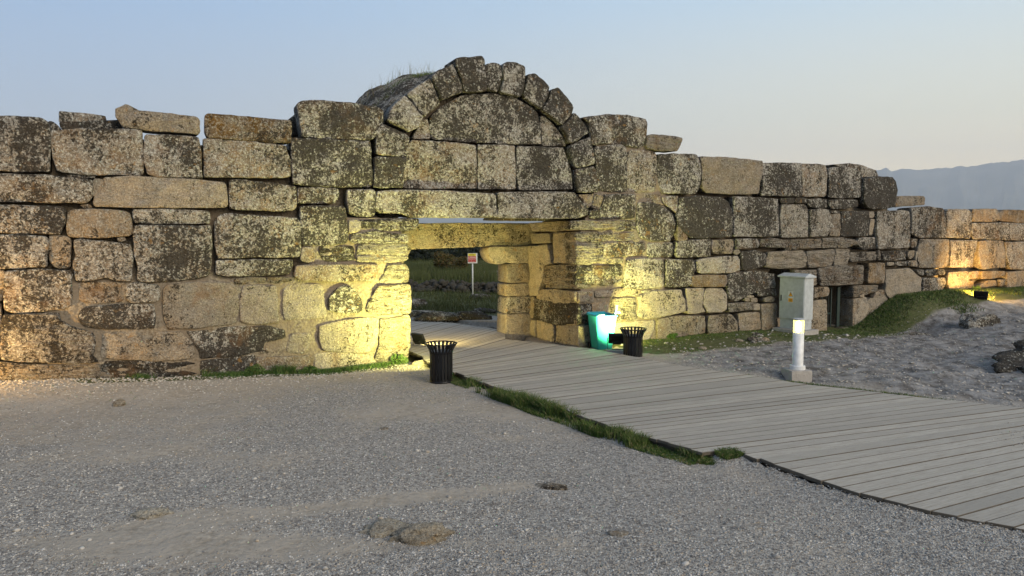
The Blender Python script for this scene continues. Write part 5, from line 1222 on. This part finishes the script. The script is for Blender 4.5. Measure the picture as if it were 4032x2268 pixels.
# ---------------------------------------------------------------- shrub, woodland
def leafball(name, centre, r, n, size, mat, parent, seed=0, lobes=14):
    rg = np.random.default_rng(seed); c = rg.normal(0, .45, (lobes, 3)); c[:, 2] = np.abs(c[:, 2]) * .9
    w = rg.integers(0, lobes, n); d = rg.normal(0, 1, (n, 3)); d /= np.linalg.norm(d, axis=1, keepdims=True); P = c[w] + d * (.38 * rg.random((n, 1)) ** .35)
    P = P * np.array(r) + np.array(centre); P[:, 2] = np.maximum(P[:, 2], centre[2] - r[2] * .3)
    a = rg.normal(0, 1, (n, 3)); a /= np.linalg.norm(a, axis=1, keepdims=True); b = np.cross(a, rg.normal(0, 1, (n, 3))); b /= np.linalg.norm(b, axis=1, keepdims=True)
    s = size * rg.uniform(.6, 1.4, (n, 1)); V = np.stack([P - a * s, P + b * s * .5, P + a * s, P - b * s * .5], 1).reshape(-1, 3); k = np.arange(n) * 4
    return np_mesh(name, V, np.stack([k, k + 1, k + 2, k + 3], -1), mat, parent, False, 4)
M_SHRUB = mat_grass('shrub_leaves', (.040, .052, .015), (.075, .06, .02), (.16, .075, .025)); M_SHADELEAF = mat_grass('dusk_shaded_leaves', (.007, .012, .006), (.014, .02, .009), (.02, .022, .012))  # woodland leaf colour is darkened to carry the dusk shade
M_BARK = flat('bark', (.07, .05, .035), .9, .1, 0, .01)
sx, sy = -4.55, 51.; sz = gz(sx, sy)
t = empty('shrub', (sx, sy, sz), 0, 'round brown and green shrub in the field seen through the gateway left of the sign', 'shrub')
bm = bmesh.new()
for k in range(7): tube(bm, [(0, 0, -.1), (.3 * math.cos(k), .3 * math.sin(k), .4), (.8 * math.cos(k), .8 * math.sin(k), 1.1)], .03, 5)
bm_obj('stem', bm, M_BARK, t); leafball('foliage', (0, 0, .75), (1.25, 1.0, .80), 9000, .07, M_SHRUB, t, 4, 20)
n = 30
t = None
V = []
rg = np.random.default_rng(12)
def woodland():
    parts = []; n = 52000; x = rg.uniform(-45, 30, n); row = rg.uniform(0, 1, n); y = 76 + 40 * row
    top = 1.0 + 1.6 * row + 1.6 * vfbm(x * .12, y * .1, 4) + .9 * np.abs(vnoise(x * .5, y * .5)) ; z = top * rg.random(n) ** .4
    P = np.stack([x, y, z], -1); a = rg.normal(0, 1, (n, 3)); a /= np.linalg.norm(a, axis=1, keepdims=True); b = np.cross(a, rg.normal(0, 1, (n, 3))); b /= np.linalg.norm(b, axis=1, keepdims=True)
    s = rg.uniform(.15, .35, (n, 1)); V = np.stack([P - a * s, P + b * s * .6, P + a * s, P - b * s * .6], 1).reshape(-1, 3); k = np.arange(n) * 4
    o = np_mesh('woodland', V, np.stack([k, k + 1, k + 2, k + 3], -1), M_SHADELEAF, None, False, 4); tag(o, label='evergreen woodland darkened for dusk shade along the far side of the field', kind='stuff')
woodland()

# ---------------------------------------------------------------- mountains
def mountains():
    Rm = 14000; f = 2912.
    ctl = [(-6000, 60), (1500, 60), (2700, 150), (3000, 215), (3300, 240), (3400, 242), (3460, 252), (3478, 257), (3497, 243), (3540, 254), (3600, 249), (3640, 250), (3680, 257), (3725, 256), (3765, 265), (3790, 261), (3830, 265), (3880, 276), (3960, 281), (4002, 289), (4032, 284), (4200, 300), (4600, 270), (5200, 320), (7000, 240), (12000, 180)]
    cx = np.array([c[0] for c in ctl]); ch = np.array([c[1] for c in ctl])
    px = np.concatenate([np.linspace(-6000, 2400, 60), np.linspace(2450, 5000, 420), np.linspace(5100, 12000, 60)]); V = []; n = len(px); m = 26
    for j in range(m):
        g = j / (m - 1)          # 0 foot, 1 ridge
        for i, p in enumerate(px):
            a = math.atan((p - 2016) / f); hr = np.interp(p, cx, ch) / f * math.cos(a) * Rm
            r = Rm - 4500 * (1 - g); sp = fbm(p * .012, g * 2.2, 0, 1, 5); h = hr * (g ** 1.25) * (1 + .28 * sp * (1 - g)) + (18 * fbm(p * .05, 0, 3, 1, 4) if j == m - 1 else 0)
            V.append((r * math.sin(a), r * math.cos(a), h - 40 * (j == 0)))
    F = [(j * n + i, j * n + i + 1, (j + 1) * n + i + 1, (j + 1) * n + i) for j in range(m - 1) for i in range(n - 1)]
    t = NT('mountain_slopes'); p = t.node('ShaderNodeNewGeometry').outputs['Position']
    c = t.mix(t.rng(t.noise(p, .0012, 5, .6), .35, .65), (.05, .06, .045), (.14, .13, .10)); t.L(c, t.b.inputs['Base Color'])
    o = mesh_obj('mountains', V, F, t.m, None, True); tag(o, kind='structure')
mountains()

# ---------------------------------------------------------------- air
def haze():
    bm = bmesh.new(); box(bm, -14500, 14500, -400, 14600, -120, 1700); o = bm_obj('haze', bm); tag(o, kind='stuff')
    m = bpy.data.materials.new('air'); m.use_nodes = True; nt = m.node_tree; nt.nodes.clear(); out = nt.nodes.new('ShaderNodeOutputMaterial')
    v = nt.nodes.new('ShaderNodeVolumePrincipled'); v.inputs['Color'].default_value = (.90, .94, 1, 1); v.inputs['Density'].default_value = HAZE; v.inputs['Anisotropy'].default_value = 0
    nt.links.new(v.outputs[0], out.inputs['Volume']); o.data.materials.append(m)
HAZE = 8e-5
haze()
scene.cycles.volume_bounces = 1

# weeds with leaves at the wall foot
for k, (u, fr, r, lab) in enumerate([(-.30, .14, .17, 'leafy bright weed at the foot of the left gate pier'), (-3.35, .10, .20, 'dark leafy weed clump at the middle of the left wall foot'), (-2.2, .12, .13, 'small low weed between the dark clump and the gate pier'),
                                     (7.35, .10, .12, 'weed growing up a joint of the right wall behind the black bin'), (20.3, .15, .14, 'green weed against the lit far right wall base')]):
    x, y = wuv(u, fr); o = leafball('weed', (0, 0, r * .35), (r * 1.2, r * .7, r * 1.0), 700, .02, M_LEAF, None, 70 + k, 12)
    o.location = (x, y, gz(x, y)); tag(o, lab, 'weed')
